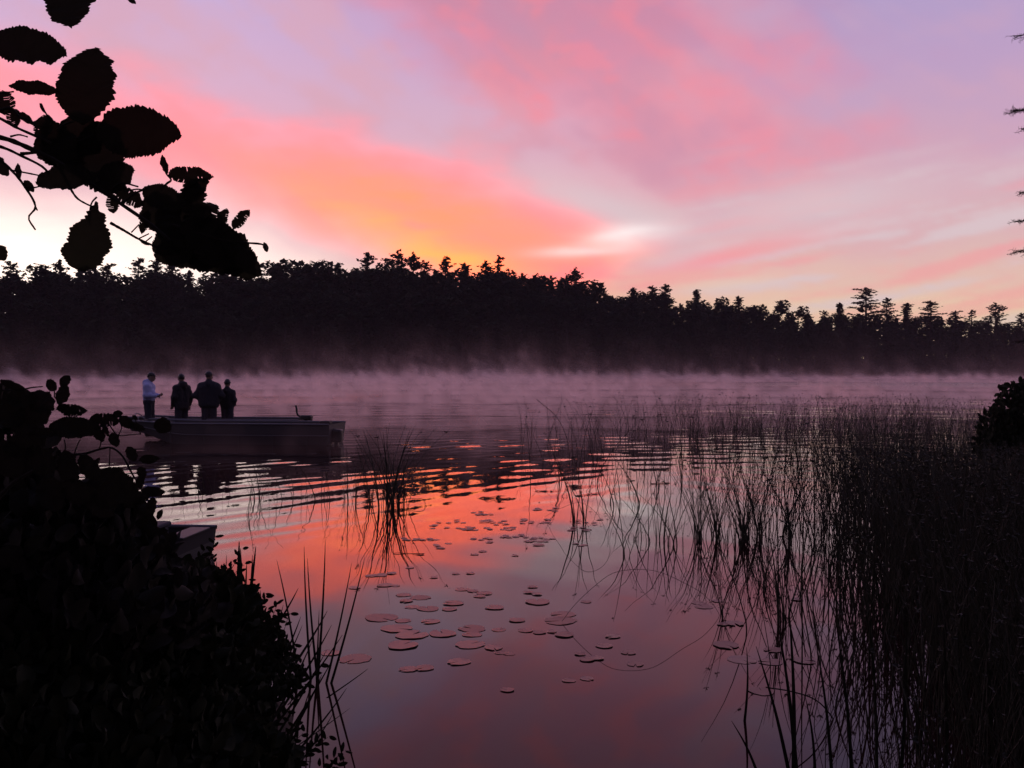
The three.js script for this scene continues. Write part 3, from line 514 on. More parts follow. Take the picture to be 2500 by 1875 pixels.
// ------------------------------------------------------------------ reeds
rnd = makeRandom(71);
function stemGeometry({ lean = 0.1, bend = 0.1, head = true, wide = 0.0045, blade = false }) {      // 1 m tall, standing 0.3 m into the bed
  const rows = 7, sides = 4, p = [], index = [], turn = R(0, 6.28);
  for (let i = 0; i <= rows; i++) {
    const t = i / rows, y = lerp(-0.3, 1, t), u = Math.max(0, y), off = lean * u + bend * u * u, r = blade ? wide * Math.pow(1 - t, 0.6) * 1.5 : wide * (1 - 0.75 * t);
    for (let s = 0; s < sides; s++) { const a = s / sides * 6.283; p.push(Math.cos(turn) * off + Math.cos(a) * r, y - 0.25 * off * off, Math.sin(turn) * off + Math.sin(a) * r * (blade ? 0.3 : 1)); }
  }
  for (let i = 0; i < rows; i++) for (let s = 0; s < sides; s++) { const a = i * sides + s, b = i * sides + (s + 1) % sides; index.push(a, a + sides, b, b, a + sides, b + sides); }
  const g = new THREE.BufferGeometry(); g.setAttribute('position', new THREE.Float32BufferAttribute(p, 3)); g.setIndex(index);
  const out = [g.toNonIndexed()];
  if (head) { const off = lean * 0.96 + bend * 0.92, t = new Tris(); for (let k = 0; k < 4; k++) { const a = R(0, 6.28), c = V(Math.cos(turn) * off, 0.95 - 0.25 * off * off, Math.sin(turn) * off); t.limb(c, c.clone().add(V(Math.cos(a) * 0.02, R(-0.01, 0.02), Math.sin(a) * 0.02)), 0.003, 0.006, 3); } out.push(t.geometry()); }
  for (const q of out) { q.deleteAttribute('normal'); q.computeVertexNormals(); }
  return mergeGeometries(out);
}
const STEMS = Array.from({ length: 14 }, (_, i) => stemGeometry({ lean: R(-0.02, 0.2) * (i % 5 === 4 ? 1.7 : 1), bend: R(0, 0.24) * (i % 3 === 2 ? 2.2 : 1), head: i % 2 === 0, wide: 0.0045 + 0.0007 * (i % 3) }));
const BLADES = Array.from({ length: 5 }, () => stemGeometry({ lean: R(0, 0.14), bend: R(0.02, 0.2), head: false, wide: 0.006, blade: true }));
function reed(x, z, h, label, group, geometries = STEMS, width = 1) {
  const m = mesh('reed', geometries[Math.floor(rnd() * geometries.length)], M.reed); m.position.set(x, 0, z); m.scale.set(h * width, h, h * width); m.rotation.y = R(0, 6.28); return tag(m, label, 'reed', group);
}
// left of the lily pads: two thick clumps and thin stems between them
const LEFT = [['reed of the thickest clump, just left of the lily pads', 'reeds of the thick clump left of the lily pads', [[832, 1100, 18, 1.3, 18], [850, 1092, 18, 1.25, 16], [872, 1090, 8, 1.15, 10]]],
  ['reed of the second clump, below the motor end of the boat', 'reeds of the clump below the motor end of the boat', [[747, 1080, 11, 0.95, 7], [766, 1085, 8, 0.9, 6], [800, 1092, 8, 1.05, 6]]],
  ['thin scattered reed in the rippled water below the boats', 'scattered reeds in the rippled water below the boats', [[545, 1085, 8, 0.72, 22], [620, 1075, 9, 0.62, 60], [690, 1080, 9, 0.7, 40], [450, 1065, 7, 0.6, 50], [560, 1105, 5, 0.6, 40], [400, 1075, 5, 0.5, 30]]]];
for (const [label, group, list] of LEFT) for (const [u, v, n, h, spread] of list) for (let i = 0; i < n; i++) { const q = onWater((u + R(-spread, spread)) * K, (v + R(-9, 9)) * K); reed(q.x, q.z, h * R(0.55, 1), label, group, rnd() < 0.5 ? BLADES : STEMS, R(1.1, 1.8)); }
// right: a bed of rushes, loose at its edge and dense towards the bank
const bedEdge = (d) => curve([[3, 1.3], [5, 1.4], [8, 1.65], [12, 2.3], [18, 3.2], [25, 3.4], [40, 3.6]], d);
const bankEdge = (d) => curve([[2, 2.4], [4, 3.3], [6.6, 4.3], [10.2, 5.9], [14.6, 7.9], [19.5, 10.6], [27, 15.8], [45, 24]], d);
const bed = [], loose = [];
for (let i = 0; i < 20000; i++) {
  const d = 3.6 + 36 * Math.pow(rnd(), 1.5), from = bedEdge(d), to = bankEdge(d) + 0.3, x = from + (to - from) * Math.pow(rnd(), 0.8), t = (x - from) / (to - from);
  if (x / d > 0.62) continue;
  const clump = fbm(x * 1.6 + 3, d * 1.1), keep = (0.04 + 1.1 * smooth(0.08, 0.6, t)) * smooth(-0.3, 0.3, clump + smooth(0.25, 0.7, t) * 0.55) * (d < 7 ? 0.9 : 1) * lerp(1, 0.3, smooth(11, 21, d));
  if (rnd() > keep) continue;
  const h = R(0.75, 1.3) * lerp(1, 0.82, smooth(9, 14, d)) * (d < 8 ? lerp(0.62, 1, smooth(3.5, 9, d) * 0.6 + smooth(0, 0.6, t) * 0.4) : 1);
  (t < 0.33 && d < 17 && loose.length < 110 ? loose : bed).push([x, -d, h]);
}
for (let i = 0; i < 2600; i++) { const d = R(17, 38), x = R(0.2, 11) * d / 26; if (rnd() < (0.16 + 0.6 * smooth(0.5, 5, x)) * smooth(-0.5, 0.35, fbm(x * 0.9, d * 0.5))) bed.push([x, -d, R(0.65, 1.3)]); }
for (const [x, z, h] of loose) reed(x, z, h, 'dark rush standing at the loose left edge of the reed bed', 'rushes along the loose left edge of the reed bed');
for (const [u, v, n, h, spread] of [[1510, 1165, 26, 0.95, 16], [1548, 1160, 22, 0.95, 13], [1605, 1165, 34, 1.0, 17], [1640, 1160, 26, 0.98, 13], [1704, 1165, 26, 0.95, 14], [1570, 1185, 14, 0.7, 60], [1405, 1165, 12, 0.8, 30], [1455, 1180, 12, 0.75, 30], [1250, 1130, 8, 0.95, 30], [1330, 1090, 7, 0.8, 50], [1420, 1060, 8, 0.8, 50], [1230, 1040, 6, 0.9, 25], [1360, 1200, 6, 0.7, 40], [1560, 1330, 8, 0.6, 10], [1690, 1340, 16, 0.75, 18], [1650, 1270, 12, 0.7, 25]])
  for (let i = 0; i < n; i++) {
    const q = onWater((u + R(-1, 1) * R(0, 1) * spread * 1.3) * K, (v + R(-7, 7)) * K), tall = h * R(0.55, 1.05);
    if (i < 11) reed(q.x, q.z, tall, 'dark rush in a tuft standing in open water before the reed bed', 'rushes in tufts before the reed bed', rnd() < 0.3 ? BLADES : STEMS, R(1.3, 2.2)); else bed.push([q.x, q.z, tall]);
  }
{
  const group = new THREE.Group(); group.name = 'reed_bed'; scene.add(group); tag(group, 'dense bed of dark rushes along the right bank', 'reeds', null, 'stuff');
  const lists = STEMS.map(() => []);
  for (const [x, z, h] of bed) lists[Math.floor(rnd() * STEMS.length)].push(new THREE.Matrix4().compose(V(x, 0, z), new THREE.Quaternion().setFromAxisAngle(V(0, 1, 0), R(0, 6.28)), V(h * R(1.1, 1.6), h, h * R(1.1, 1.6))));
  lists.forEach((l, i) => { const im = new THREE.InstancedMesh(STEMS[i], M.reed, l.length); im.name = 'stems'; im.castShadow = true; l.forEach((m, k) => im.setMatrixAt(k, m)); group.add(im); });
}
// single bent stems that arch over the water
function arch(points, r, label, name = 'bent_reed') { const t = tubeAlong(points, r, 5, 40); const m = mesh(name, t, M.reed); tag(m, label, 'reed'); return m; }
{
  const a = onWater(1757, 1503), b = onWater(1372, 1520);
  arch([a.clone().setY(-0.1), a, at(1722, 1455, 8.12), at(1672, 1424, 8.1), at(1590, 1392, 8.0), at(1500, 1398, 7.95), at(1455, 1428, 7.92), at(1402, 1478, 7.9), b.clone().setY(0.01)], 0.002, 'long reed bent in a low arch over the lily pads');
  const c = onWater(1490, 1345), e = onWater(1330, 1265);
  arch([c.clone().setY(-0.1), c, at(1465, 1265, 11.5), at(1420, 1228, 12), at(1372, 1240, 12.6), e.clone().setY(0.02)], 0.0022, 'thin reed arched in a small hoop before the reed bed');
  const g = onWater(1390, 1130);
  arch([g.clone().setY(-0.1), g, at(1385, 1075, 21.5), at(1360, 1020, 21.4), at(1310, 975, 21.3)], 0.006, 'tall thin reed leaning left at the hazy end of the reed bed');
  const k = onWater(2075, 1735);
  arch([k.clone().setY(-0.2), at(2000, 1715, 5.6), at(1940, 1690, 5.5), at(1870, 1678, 5.4)], 0.004, 'reed bent flat towards the left at the bottom of the reed bed');
  const n1 = onWater(952, 1230), n2 = at(1035, 1220, 14.8);
  arch([n1.clone().setY(-0.1), n1, n2, at(1034, 1243, 14.8), at(985, 1238, 14.9)], 0.004, 'broken reed folded in a triangle beside the thick clump');
  const s1 = onWater(960, 1352);
  arch([s1.clone().setY(-0.05), s1, at(1000, 1352, 10.85), at(1036, 1352, 10.8), at(1000, 1360, 10.7)], 0.004, 'reed snapped over the water beneath the thick clump');
}

// ------------------------------------------------------------------ lily pads
rnd = makeRandom(81);
function padGeometry(notch) {
  const n = 26, p = [0, 0.002, 0], index = [], ph = R(0, 6), rim = [];
  for (let ring = 1; ring <= 3; ring++) for (let i = 0; i <= n; i++) {
    const a = notch / 2 + (6.2832 - notch) * i / n, r = ring / 3 * 0.5 * (1 - (ring === 3 ? 0.13 * Math.pow(Math.max(0, noise2(a * 1.1 + ph, 4)), 1.5) : 0) + 0.035 * Math.sin(a * 3 + ph) + 0.02 * Math.sin(a * 7 + ph * 2)) * (1 - 0.05 * (i === 0 || i === n));
    p.push(Math.cos(a) * r * 1.08, 0.003 + (ring === 3 ? 0.006 * Math.max(0, Math.sin(a * 2 + ph)) : 0.0012 * Math.sin(a * 9)), Math.sin(a) * r);
  }
  for (let i = 0; i < n; i++) index.push(0, 2 + i, 1 + i);
  for (let ring = 0; ring < 2; ring++) for (let i = 0; i < n; i++) { const a = 1 + ring * (n + 1) + i, b = a + n + 1; index.push(a, a + 1, b, a + 1, b + 1, b); }
  const g = new THREE.BufferGeometry(); g.setAttribute('position', new THREE.Float32BufferAttribute(p, 3)); g.setIndex(index); g.computeVertexNormals(); return g;
}
const PADS = [padGeometry(0.22), padGeometry(0.3), padGeometry(0.12), padGeometry(0.45), padGeometry(0.18)];
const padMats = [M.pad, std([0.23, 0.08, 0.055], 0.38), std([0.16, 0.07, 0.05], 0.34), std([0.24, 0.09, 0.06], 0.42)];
let lift = 0;
function pad(px, py, w, label, group) {
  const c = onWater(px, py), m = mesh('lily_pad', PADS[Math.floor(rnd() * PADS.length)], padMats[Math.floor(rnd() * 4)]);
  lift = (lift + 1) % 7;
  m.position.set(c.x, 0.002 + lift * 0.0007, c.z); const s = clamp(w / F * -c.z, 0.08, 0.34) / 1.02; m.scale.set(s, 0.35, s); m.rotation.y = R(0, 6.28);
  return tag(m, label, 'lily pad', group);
}
// near pads: place and width in an enlargement of the photograph's middle
const NEAR = [[310, 1087, 190], [435, 1105, 95], [400, 1150, 180], [490, 1187, 190], [665, 1180, 160], [435, 1246, 180], [160, 1325, 190], [20, 1290, 120], [468, 1385, 110], [560, 1378, 112], [760, 1343, 135], [825, 1243, 175], [960, 1262, 110], [1000, 1290, 75], [1050, 1296, 70], [835, 1150, 160], [835, 1185, 115], [593, 1110, 110], [725, 1003, 120],
  [455, 990, 80], [535, 970, 120], [490, 1025, 90], [580, 1035, 130], [705, 1037, 90], [965, 1027, 110], [1215, 995, 145], [1095, 1102, 95], [990, 1157, 85], [1345, 1105, 185], [1360, 1068, 145], [1145, 1162, 85], [1225, 1172, 80], [1300, 1168, 60], [1370, 1187, 110], [780, 922, 90], [840, 932, 70], [910, 945, 90], [880, 963, 70], [1185, 908, 60], [1160, 940, 60], [1210, 950, 60], [1495, 995, 65],
  [440, 955, 90], [300, 840, 90], [250, 845, 70], [370, 830, 60], [155, 915, 70], [330, 900, 90], [390, 902, 60], [475, 797, 50], [615, 853, 45], [740, 832, 45], [825, 830, 55], [1085, 727, 40], [1220, 665, 70], [850, 720, 50], [895, 703, 50], [1740, 1288, 90], [1600, 1250, 100], [1650, 1195, 90], [1500, 1330, 90], [1560, 1322, 80], [1780, 1355, 100], [1395, 1450, 80], [1500, 1440, 80], [1040, 1505, 80], [1460, 1297, 50]];
const SPECIAL = { 0: 'large lily pad leftmost in the loose row of large pads', 6: 'lily pad beside the tall bent sedge blades at lower left', 23: 'lily pad alone left of centre', 25: 'single wide lily pad right of centre with a notch on its left', 28: 'large lily pad where the arched reed touches the water', 10: 'lily pad alone nearest the bottom of the group', 65: 'ragged half sunk lily pad lowest of all in the middle' };
const ROWS = []; NEAR.map((q, i) => [q[0], q[1], i]).sort((a, b) => b[1] - a[1]).forEach((q, k) => { const r = Math.floor(k / 6); (ROWS[r] ??= []).push(q); });
const ORDER = ['first', 'second', 'third', 'fourth', 'fifth', 'sixth', 'seventh', 'eighth', 'ninth', 'tenth', 'eleventh', 'twelfth'], PLACE = [];
ROWS.forEach((row, r) => row.sort((a, b) => a[0] - b[0]).forEach((q, k) => { PLACE[q[2]] = `lily pad, ${ORDER[k]} from the left in the ${ORDER[r]} row up from the bottom`; }));
NEAR.forEach(([x, y, w], i) => pad(800 + x / 2.37, 1050 + y / 2.37, w / 2.37, SPECIAL[i] ?? PLACE[i], 'lily pads on the still near water'));
for (const [x, y, n, sx, sy] of [[890, 483, 9, 55, 10], [950, 535, 13, 90, 18], [830, 570, 10, 90, 10], [1000, 570, 8, 80, 10], [1200, 525, 12, 90, 15], [1260, 460, 9, 75, 10], [1080, 612, 10, 70, 12], [1220, 635, 12, 90, 12], [900, 640, 7, 60, 14], [530, 635, 12, 100, 9], [665, 675, 6, 40, 18], [1460, 575, 8, 60, 10], [1500, 535, 6, 80, 20], [1450, 670, 4, 60, 12], [640, 550, 6, 50, 20], [760, 530, 4, 60, 10]])
  for (let i = 0; i < n; i++) pad(800 + (x + R(-sx, sx)) / 2.37, 1050 + (y + R(-sy, sy)) / 2.37, R(22, 44) / 2.37, 'small lily pad in a raft of pads on the orange water', 'lily pads in rafts on the orange water');
for (const [rank, [x, y, w]] of [[805, 1150, 110], [870, 1210, 120], [990, 1220, 100], [710, 990, 80], [690, 975, 60], [770, 967, 50], [1000, 1170, 80], [1130, 1215, 100], [1100, 960, 50], [950, 1340, 110], [840, 1060, 80], [790, 1063, 50]].sort((a, b) => a[0] - b[0]).entries())
  pad(1300 + x / 1.7017, 900 + y / 1.7017, w / 1.7017, `dark lily pad between the stems of the reed bed, ${ORDER[rank]} from the left`, 'lily pads between the rushes');

// ------------------------------------------------------------------ leaves, branches and bushes of the near bank
rnd = makeRandom(91);
function leafGeometry({ teeth = 21, cup = 0.12, curl = 0.1, ragged = 0, narrow = 1, detail = 84, widest = 0.86 }) {  // 1 long along y, about 1 wide along x
  const p = [], index = [], ph = R(0, 9), across = [-1, -0.5, 0, 0.5, 1];
  for (let i = 0; i <= detail; i++) {
    const t = i / detail, w = 0.5 * narrow * Math.pow(Math.sin(Math.PI * Math.pow(t, widest)), 0.62);
    for (const s of across) {
      const k = t * teeth + 0.4 * noise2(t * 6, ph + s), saw = Math.abs(s) === 1 ? 0.05 * (1 - Math.pow(k - Math.floor(k), 2)) * (0.5 + 0.5 * noise2(Math.floor(k) * 3.1, ph) + 0.5) - 0.03 + 0.05 * noise2(t * 4, ph + s * 2) : 0;
      const x = s * (w + (teeth && t > 0.06 && t < 0.97 ? saw : 0) + (Math.abs(s) === 1 ? ragged * 0.16 * Math.min(0, noise2(t * 8 + ph, s * 3)) : 0));
      const vein = 0.012 * Math.sin((t + Math.abs(s) * w * 0.7) * 60) * Math.abs(s);
      p.push(x, t + 0.1 * Math.abs(s) * w, cup * s * s * w * 1.6 + curl * (t - 0.5) * (t - 0.5) + 0.06 * noise2(t * 3 + ph, s) + vein);
    }
  }
  for (let i = 0; i < detail; i++) for (let j = 0; j < 4; j++) { const a = i * 5 + j; if (ragged > 0.5 && j !== 1 && noise2(i * 0.7 + ph, j * 2.1) > 0.72) continue; index.push(a, a + 1, a + 5, a + 1, a + 6, a + 5); }
  const g = new THREE.BufferGeometry(); g.setAttribute('position', new THREE.Float32BufferAttribute(p, 3)); g.setIndex(index); g.computeVertexNormals(); return g;
}
const LEAVES = [leafGeometry({}), leafGeometry({ teeth: 24, cup: 0.2, curl: 0.25 }), leafGeometry({ teeth: 18, cup: -0.1, curl: -0.15 }), leafGeometry({ ragged: 0.6, cup: 0.25, curl: 0.3 }), leafGeometry({ ragged: 1, cup: 0.1, curl: -0.3 }), leafGeometry({ cup: 0.15, curl: 0.2, widest: 1.6, ragged: 0.3 })];
const SMALL = [leafGeometry({ detail: 6, teeth: 0, cup: 0.2 }), leafGeometry({ detail: 6, teeth: 0, cup: -0.15, curl: 0.4 })], LANCE = [leafGeometry({ detail: 6, teeth: 0, cup: 0.2, curl: 0.3 }), leafGeometry({ detail: 6, teeth: 0, cup: 0.1, curl: -0.4 })];
// a leaf by the middle, length, width and tip direction that it shows, so many metres ahead
function leafAt(parent, geometry, material, px, py, len, wid, deg, d, tilt = 0.35) {
  const c = at(px, py, d), a = deg * Math.PI / 180, up = V(Math.cos(a), Math.sin(a), R(-tilt, tilt)).normalize(), n0 = V(R(-tilt, tilt), R(-tilt, tilt) + 0.15, 1), side = up.clone().cross(n0).normalize(), n = side.clone().cross(up), m = mesh('leaf', geometry, material, parent);
  const L = len / F * d, W = wid / F * d;
  m.quaternion.setFromRotationMatrix(new THREE.Matrix4().makeBasis(side, up, n)); m.scale.set(W, L, L);
  m.position.copy(c.addScaledVector(up, -L / 2)).sub(parent.position); return m;
}
function twig(parent, pts, r0, r1, d, name = 'twig') {
  const list = pts.map((q) => at(q[0], q[1], q[2] ?? d).sub(parent.position)), c = new THREE.CatmullRomCurve3(list), n = list.length * 5, frames = c.computeFrenetFrames(n), p = [], index = [];
  for (let i = 0; i <= n; i++) { const o = c.getPointAt(i / n), r = lerp(r0, r1, i / n) * (1 + 0.18 * noise2(i * 0.8, r0 * 900)); for (let s = 0; s < 6; s++) { const a = s / 6 * 6.283; o.clone().addScaledVector(frames.normals[i], Math.cos(a) * r).addScaledVector(frames.binormals[i], Math.sin(a) * r).toArray(p, p.length); } }
  for (let i = 0; i < n; i++) for (let s = 0; s < 6; s++) { const a = i * 6 + s, b = i * 6 + (s + 1) % 6; index.push(a, a + 6, b, b, a + 6, b + 6); }
  const g = new THREE.BufferGeometry(); g.setAttribute('position', new THREE.Float32BufferAttribute(p, 3)); g.setIndex(index); g.computeVertexNormals();
  return mesh(name, g, M.twig, parent);
}
// the branch that hangs in from the upper left (numbers from a 2.37-fold enlargement of that corner)
{
  const D = 1.35, Z = 2.37, branch = thing('hanging_branch', at(-160, 330, D), 'leafy branch with toothed broad leaves hanging in at the upper left', 'branch');
  const tw = (pts, a, b) => twig(branch, pts.map(([x, y, d]) => [x / Z, y / Z, d ?? D]), a, b, D), lf = (g, x, y, l, w, deg, d = D, tilt, mat = M.broad) => leafAt(branch, LEAVES[g], mat, x / Z, y / Z, l / Z, w / Z, deg, d, tilt);
  tw([[-380, 780], [0, 795], [180, 862], [330, 935], [600, 1112], [700, 1180], [860, 1290], [1000, 1400], [1180, 1480]], 0.0042, 0.0022);
  tw([[-300, 560], [0, 685], [100, 740], [190, 780], [300, 830]], 0.003, 0.0018); tw([[-380, 780], [0, 848], [120, 900], [250, 968], [282, 1004]], 0.0032, 0.0016); tw([[120, 890], [180, 885], [220, 880]], 0.0024, 0.002);
  tw([[-300, 830], [0, 930], [80, 1000], [140, 1075], [205, 1200], [165, 1258], [205, 1330]], 0.0026, 0.0011); tw([[205, 1200], [217, 1218]], 0.0016, 0.0008); tw([[60, 985], [140, 998], [260, 1022]], 0.0014, 0.001); tw([[140, 1085], [200, 1085], [240, 1075]], 0.0012, 0.0009);
  tw([[330, 935], [440, 1140], [490, 1175], [545, 1200]], 0.002, 0.0012); tw([[560, 1140], [530, 1175], [515, 1300]], 0.0012, 0.001); tw([[640, 1290], [720, 1335], [800, 1382], [920, 1436]], 0.0022, 0.0014); tw([[760, 1345], [805, 1298]], 0.001, 0.0008); tw([[800, 1382], [862, 1352]], 0.001, 0.0008); tw([[840, 1400], [880, 1368]], 0.001, 0.0008);
  tw([[930, 1095], [968, 1060], [990, 1042], [960, 1000], [962, 940]], 0.0016, 0.001); tw([[1000, 1300], [1300, 1390], [1430, 1405], [1530, 1420], [1538, 1450]], 0.0018, 0.0014); tw([[0, 640], [60, 625], [120, 680], [180, 700], [215, 750]], 0.0022, 0.0012); tw([[60, 790], [110, 780], [160, 792]], 0.0014, 0.001);
  tw([[330, 750], [370, 722], [430, 700]], 0.0014, 0.001); tw([[290, 690], [262, 650], [238, 600]], 0.001, 0.0012); tw([[720, 1110], [790, 1095], [840, 1100]], 0.0012, 0.001); tw([[700, 1180], [800, 1110], [860, 1090]], 0.0018, 0.0012); tw([[640, 1100], [700, 1060], [800, 1080]], 0.0016, 0.0012); tw([[-60, 540], [30, 536], [80, 530]], 0.0014, 0.001);
  lf(0, 430, 5, 370, 330, -88, 1.3); lf(0, 155, 280, 440, 230, -8, 1.28, 0.2); lf(0, 515, 500, 470, 350, 84, 1.3, 0.2); lf(1, 815, 775, 520, 280, -4, 1.33, 0.25); lf(2, 330, 830, 320, 200, 118, 1.37); lf(0, 590, 900, 420, 330, -70, 1.4, 0.25); lf(1, 480, 800, 340, 260, -35, 1.42);
  lf(1, 395, 1055, 350, 165, 184, 1.32, 0.3); lf(0, 665, 1035, 270, 190, 20, 1.36); lf(4, 600, 1060, 250, 150, -10, 1.4); lf(5, 532, 1375, 420, 285, -97, 1.31, 0.25); lf(1, 205, 525, 275, 80, -4, 1.4, 0.3); lf(3, 25, 600, 150, 130, 100, 1.37); lf(3, 85, 690, 130, 80, -75, 1.36); lf(1, 150, 690, 110, 45, -40, 1.36);
  lf(3, 265, 740, 150, 130, 95, 1.36); lf(0, 360, 900, 260, 180, -30, 1.4); lf(2, 280, 880, 200, 120, -55, 1.38);
  lf(1, 960, 950, 110, 45, 105, 1.34); lf(3, 1110, 1022, 270, 100, -4, 1.34, 0.5); lf(4, 1115, 1150, 230, 180, -88, 1.36, 0.4); lf(1, 1140, 1110, 200, 120, 35, 1.37); lf(0, 950, 1150, 290, 150, -22, 1.34); lf(2, 930, 1230, 300, 230, -70, 1.38); lf(3, 740, 1150, 180, 110, -30, 1.37); lf(3, 660, 1180, 110, 80, -95, 1.37);
  lf(0, 1080, 1330, 400, 290, -38, 1.4, 0.3); lf(1, 1250, 1400, 430, 250, -32, 1.36, 0.3); lf(0, 1120, 1460, 430, 230, 172, 1.37, 0.3); lf(2, 1330, 1450, 420, 230, -50, 1.39, 0.3); lf(4, 1170, 1300, 300, 220, 60, 1.41); lf(3, 1400, 1270, 150, 70, 45, 1.38, 0.3); lf(3, 1300, 1270, 130, 80, 75, 1.37); lf(1, 1000, 1400, 250, 170, 215, 1.36); lf(0, 1010, 1460, 240, 150, 190, 1.35); lf(2, 1420, 1500, 260, 110, -48, 1.34, 0.2); lf(0, 1250, 1520, 380, 160, -10, 1.4); lf(3, 1190, 1260, 140, 90, 80, 1.36);
  lf(3, 840, 1290, 150, 60, 80, 1.36); lf(1, 170, 1080, 90, 45, -50, 1.35); lf(1, 115, 990, 90, 40, 100, 1.35); lf(0, 10, 960, 130, 80, -60, 1.35); lf(0, 10, 1465, 100, 80, -65, 1.33); lf(1, 1535, 1430, 60, 30, -75, 1.36); lf(1, 765, 5, 70, 30, -40, 1.36); lf(1, 245, 625, 60, 18, 110, 1.35); lf(1, 290, 690, 70, 22, -55, 1.35); lf(1, 840, 1405, 60, 18, -25, 1.36);
}
// bushes at the left: leaves filling rounded clumps, with the sprigs that stand out built leaf by leaf
function clumps(parent, list, leaves, material, size, perClump, name = 'foliage') {
  const sets = leaves.map(() => []), q = new THREE.Quaternion(), inner = new Tris();
  for (const [px, py, d, rx, ry, rz, n] of list) {
    const c = at(px, py, d).sub(parent.position);
    for (let i = 0; i < (n ?? 1) * perClump; i++) {
      const v = V(R(-1, 1), R(-1, 1), R(-1, 1)); if (v.lengthSq() > 1) { i--; continue; } v.setLength(Math.pow(v.length(), 0.6)).multiply(V(rx, ry, rz)).add(c);
      const s = size * R(0.6, 1.25); q.setFromEuler(new THREE.Euler(R(-1.3, 0.5), R(0, 6.28), R(-1.2, 1.2)));
      sets[Math.floor(rnd() * leaves.length)].push(new THREE.Matrix4().compose(v, q, V(s * 0.62, s, s)));
    }
  }
  sets.forEach((l, i) => { const im = new THREE.InstancedMesh(leaves[i], material, l.length); im.name = name; im.userData.kind = 'stuff'; im.castShadow = im.receiveShadow = true; l.forEach((m, k) => im.setMatrixAt(k, m)); parent.add(im); });
}
const base = (x, z) => V(x, groundAt(x, z), z);
{
  const Z = 3.318, O = 880, bush = thing('shoreline_bush', base(-1.75, -2.75), 'broad leaved bush with sprigs reaching in front of the boats at left', 'bush');
  const lf = (g, x, y, l, w, deg, d = 2.4, tilt) => leafAt(bush, LEAVES[g], M.broad, x / Z, O + y / Z, l / Z, w / Z, deg, d, tilt), tw = (pts, a, b, d = 2.42) => twig(bush, pts.map(([x, y]) => [x / Z, O + y / Z]), a, b, d);
  tw([[-500, 1500], [-200, 900], [0, 300], [15, 180]], 0.012, 0.004); tw([[0, 242], [150, 240], [270, 218], [345, 212]], 0.003, 0.0015); tw([[-300, 1500], [100, 1000], [420, 830], [560, 772], [700, 752], [800, 722], [900, 706], [985, 765], [1080, 935], [1150, 1050], [1230, 1180]], 0.006, 0.0016);
  tw([[892, 708], [888, 800], [884, 900]], 0.0014, 0.001); tw([[860, 470], [905, 550], [960, 606], [1060, 602], [1140, 595]], 0.0016, 0.0012); tw([[960, 606], [985, 540], [955, 470]], 0.0014, 0.001); tw([[820, 600], [815, 680], [800, 722]], 0.0016, 0.0014); tw([[520, 760], [530, 700], [520, 640]], 0.002, 0.0014); tw([[600, 765], [625, 690], [650, 640]], 0.0016, 0.0012); tw([[440, 300], [440, 250], [430, 215]], 0.0016, 0.001); tw([[460, 400], [490, 330], [520, 180]], 0.002, 0.001); tw([[1140, 600], [1110, 510], [1085, 460]], 0.0016, 0.0012); tw([[960, 606], [930, 650]], 0.0012, 0.001);
  lf(1, 110, 195, 210, 70, -22); lf(0, 170, 310, 260, 160, 170); lf(2, 330, 330, 260, 190, -35); lf(0, 420, 200, 120, 90, 135); lf(0, 530, 168, 110, 90, 50); lf(2, 500, 275, 170, 140, -100); lf(3, 590, 395, 240, 90, -8); lf(4, 560, 410, 200, 90, -20); lf(3, 850, 490, 240, 120, -4); lf(1, 955, 440, 90, 65, 10); lf(0, 1025, 500, 140, 90, -40); lf(0, 610, 545, 400, 175, -3, 2.35); lf(0, 430, 590, 300, 100, 185); lf(2, 795, 600, 140, 100, -60); lf(4, 855, 565, 110, 60, -70); lf(0, 930, 640, 125, 95, -80); lf(1, 1095, 465, 60, 30, 140); lf(2, 1110, 540, 130, 60, -20);
  lf(0, 1320, 525, 150, 140, 70); lf(2, 1062, 755, 140, 90, -55); lf(1, 1215, 797, 175, 75, 4); lf(0, 1150, 905, 100, 80, -70); lf(0, 1140, 985, 110, 80, -90); lf(0, 1240, 1062, 195, 85, -4); lf(0, 1235, 1180, 150, 95, -88); lf(0, 970, 1010, 390, 245, -38, 2.32, 0.3); lf(2, 720, 870, 260, 150, -55); lf(0, 560, 860, 280, 190, -70); lf(0, 340, 800, 320, 240, 150); lf(3, 790, 820, 80, 40, 60); lf(2, 1150, 1130, 160, 60, 30); lf(3, 1080, 1150, 160, 70, 20); lf(1, 1300, 1250, 90, 50, 70); lf(0, 250, 480, 360, 220, 20); lf(0, 90, 420, 300, 240, -60); lf(2, 200, 680, 340, 220, -160); lf(0, 80, 800, 330, 250, -70); lf(0, 640, 1060, 320, 200, -20); lf(2, 800, 1180, 300, 160, -30); lf(1, 420, 1090, 320, 210, -60); lf(0, 860, 1120, 260, 160, -10);
  clumps(bush, [[-20, 1110, 2.7, 0.08, 0.16, 0.2, 0.6], [50, 1215, 2.8, 0.12, 0.09, 0.2, 0.8], [60, 1330, 2.7, 0.24, 0.18, 0.3, 1.5], [240, 1330, 2.8, 0.12, 0.11, 0.22], [290, 1400, 2.9, 0.12, 0.09, 0.25], [200, 1480, 2.7, 0.24, 0.18, 0.3, 1.6], [20, 1560, 2.6, 0.2, 0.24, 0.3, 1.6], [390, 1510, 3.0, 0.15, 0.11, 0.25, 1.2]], SMALL, M.broad, 0.075, 420);
}
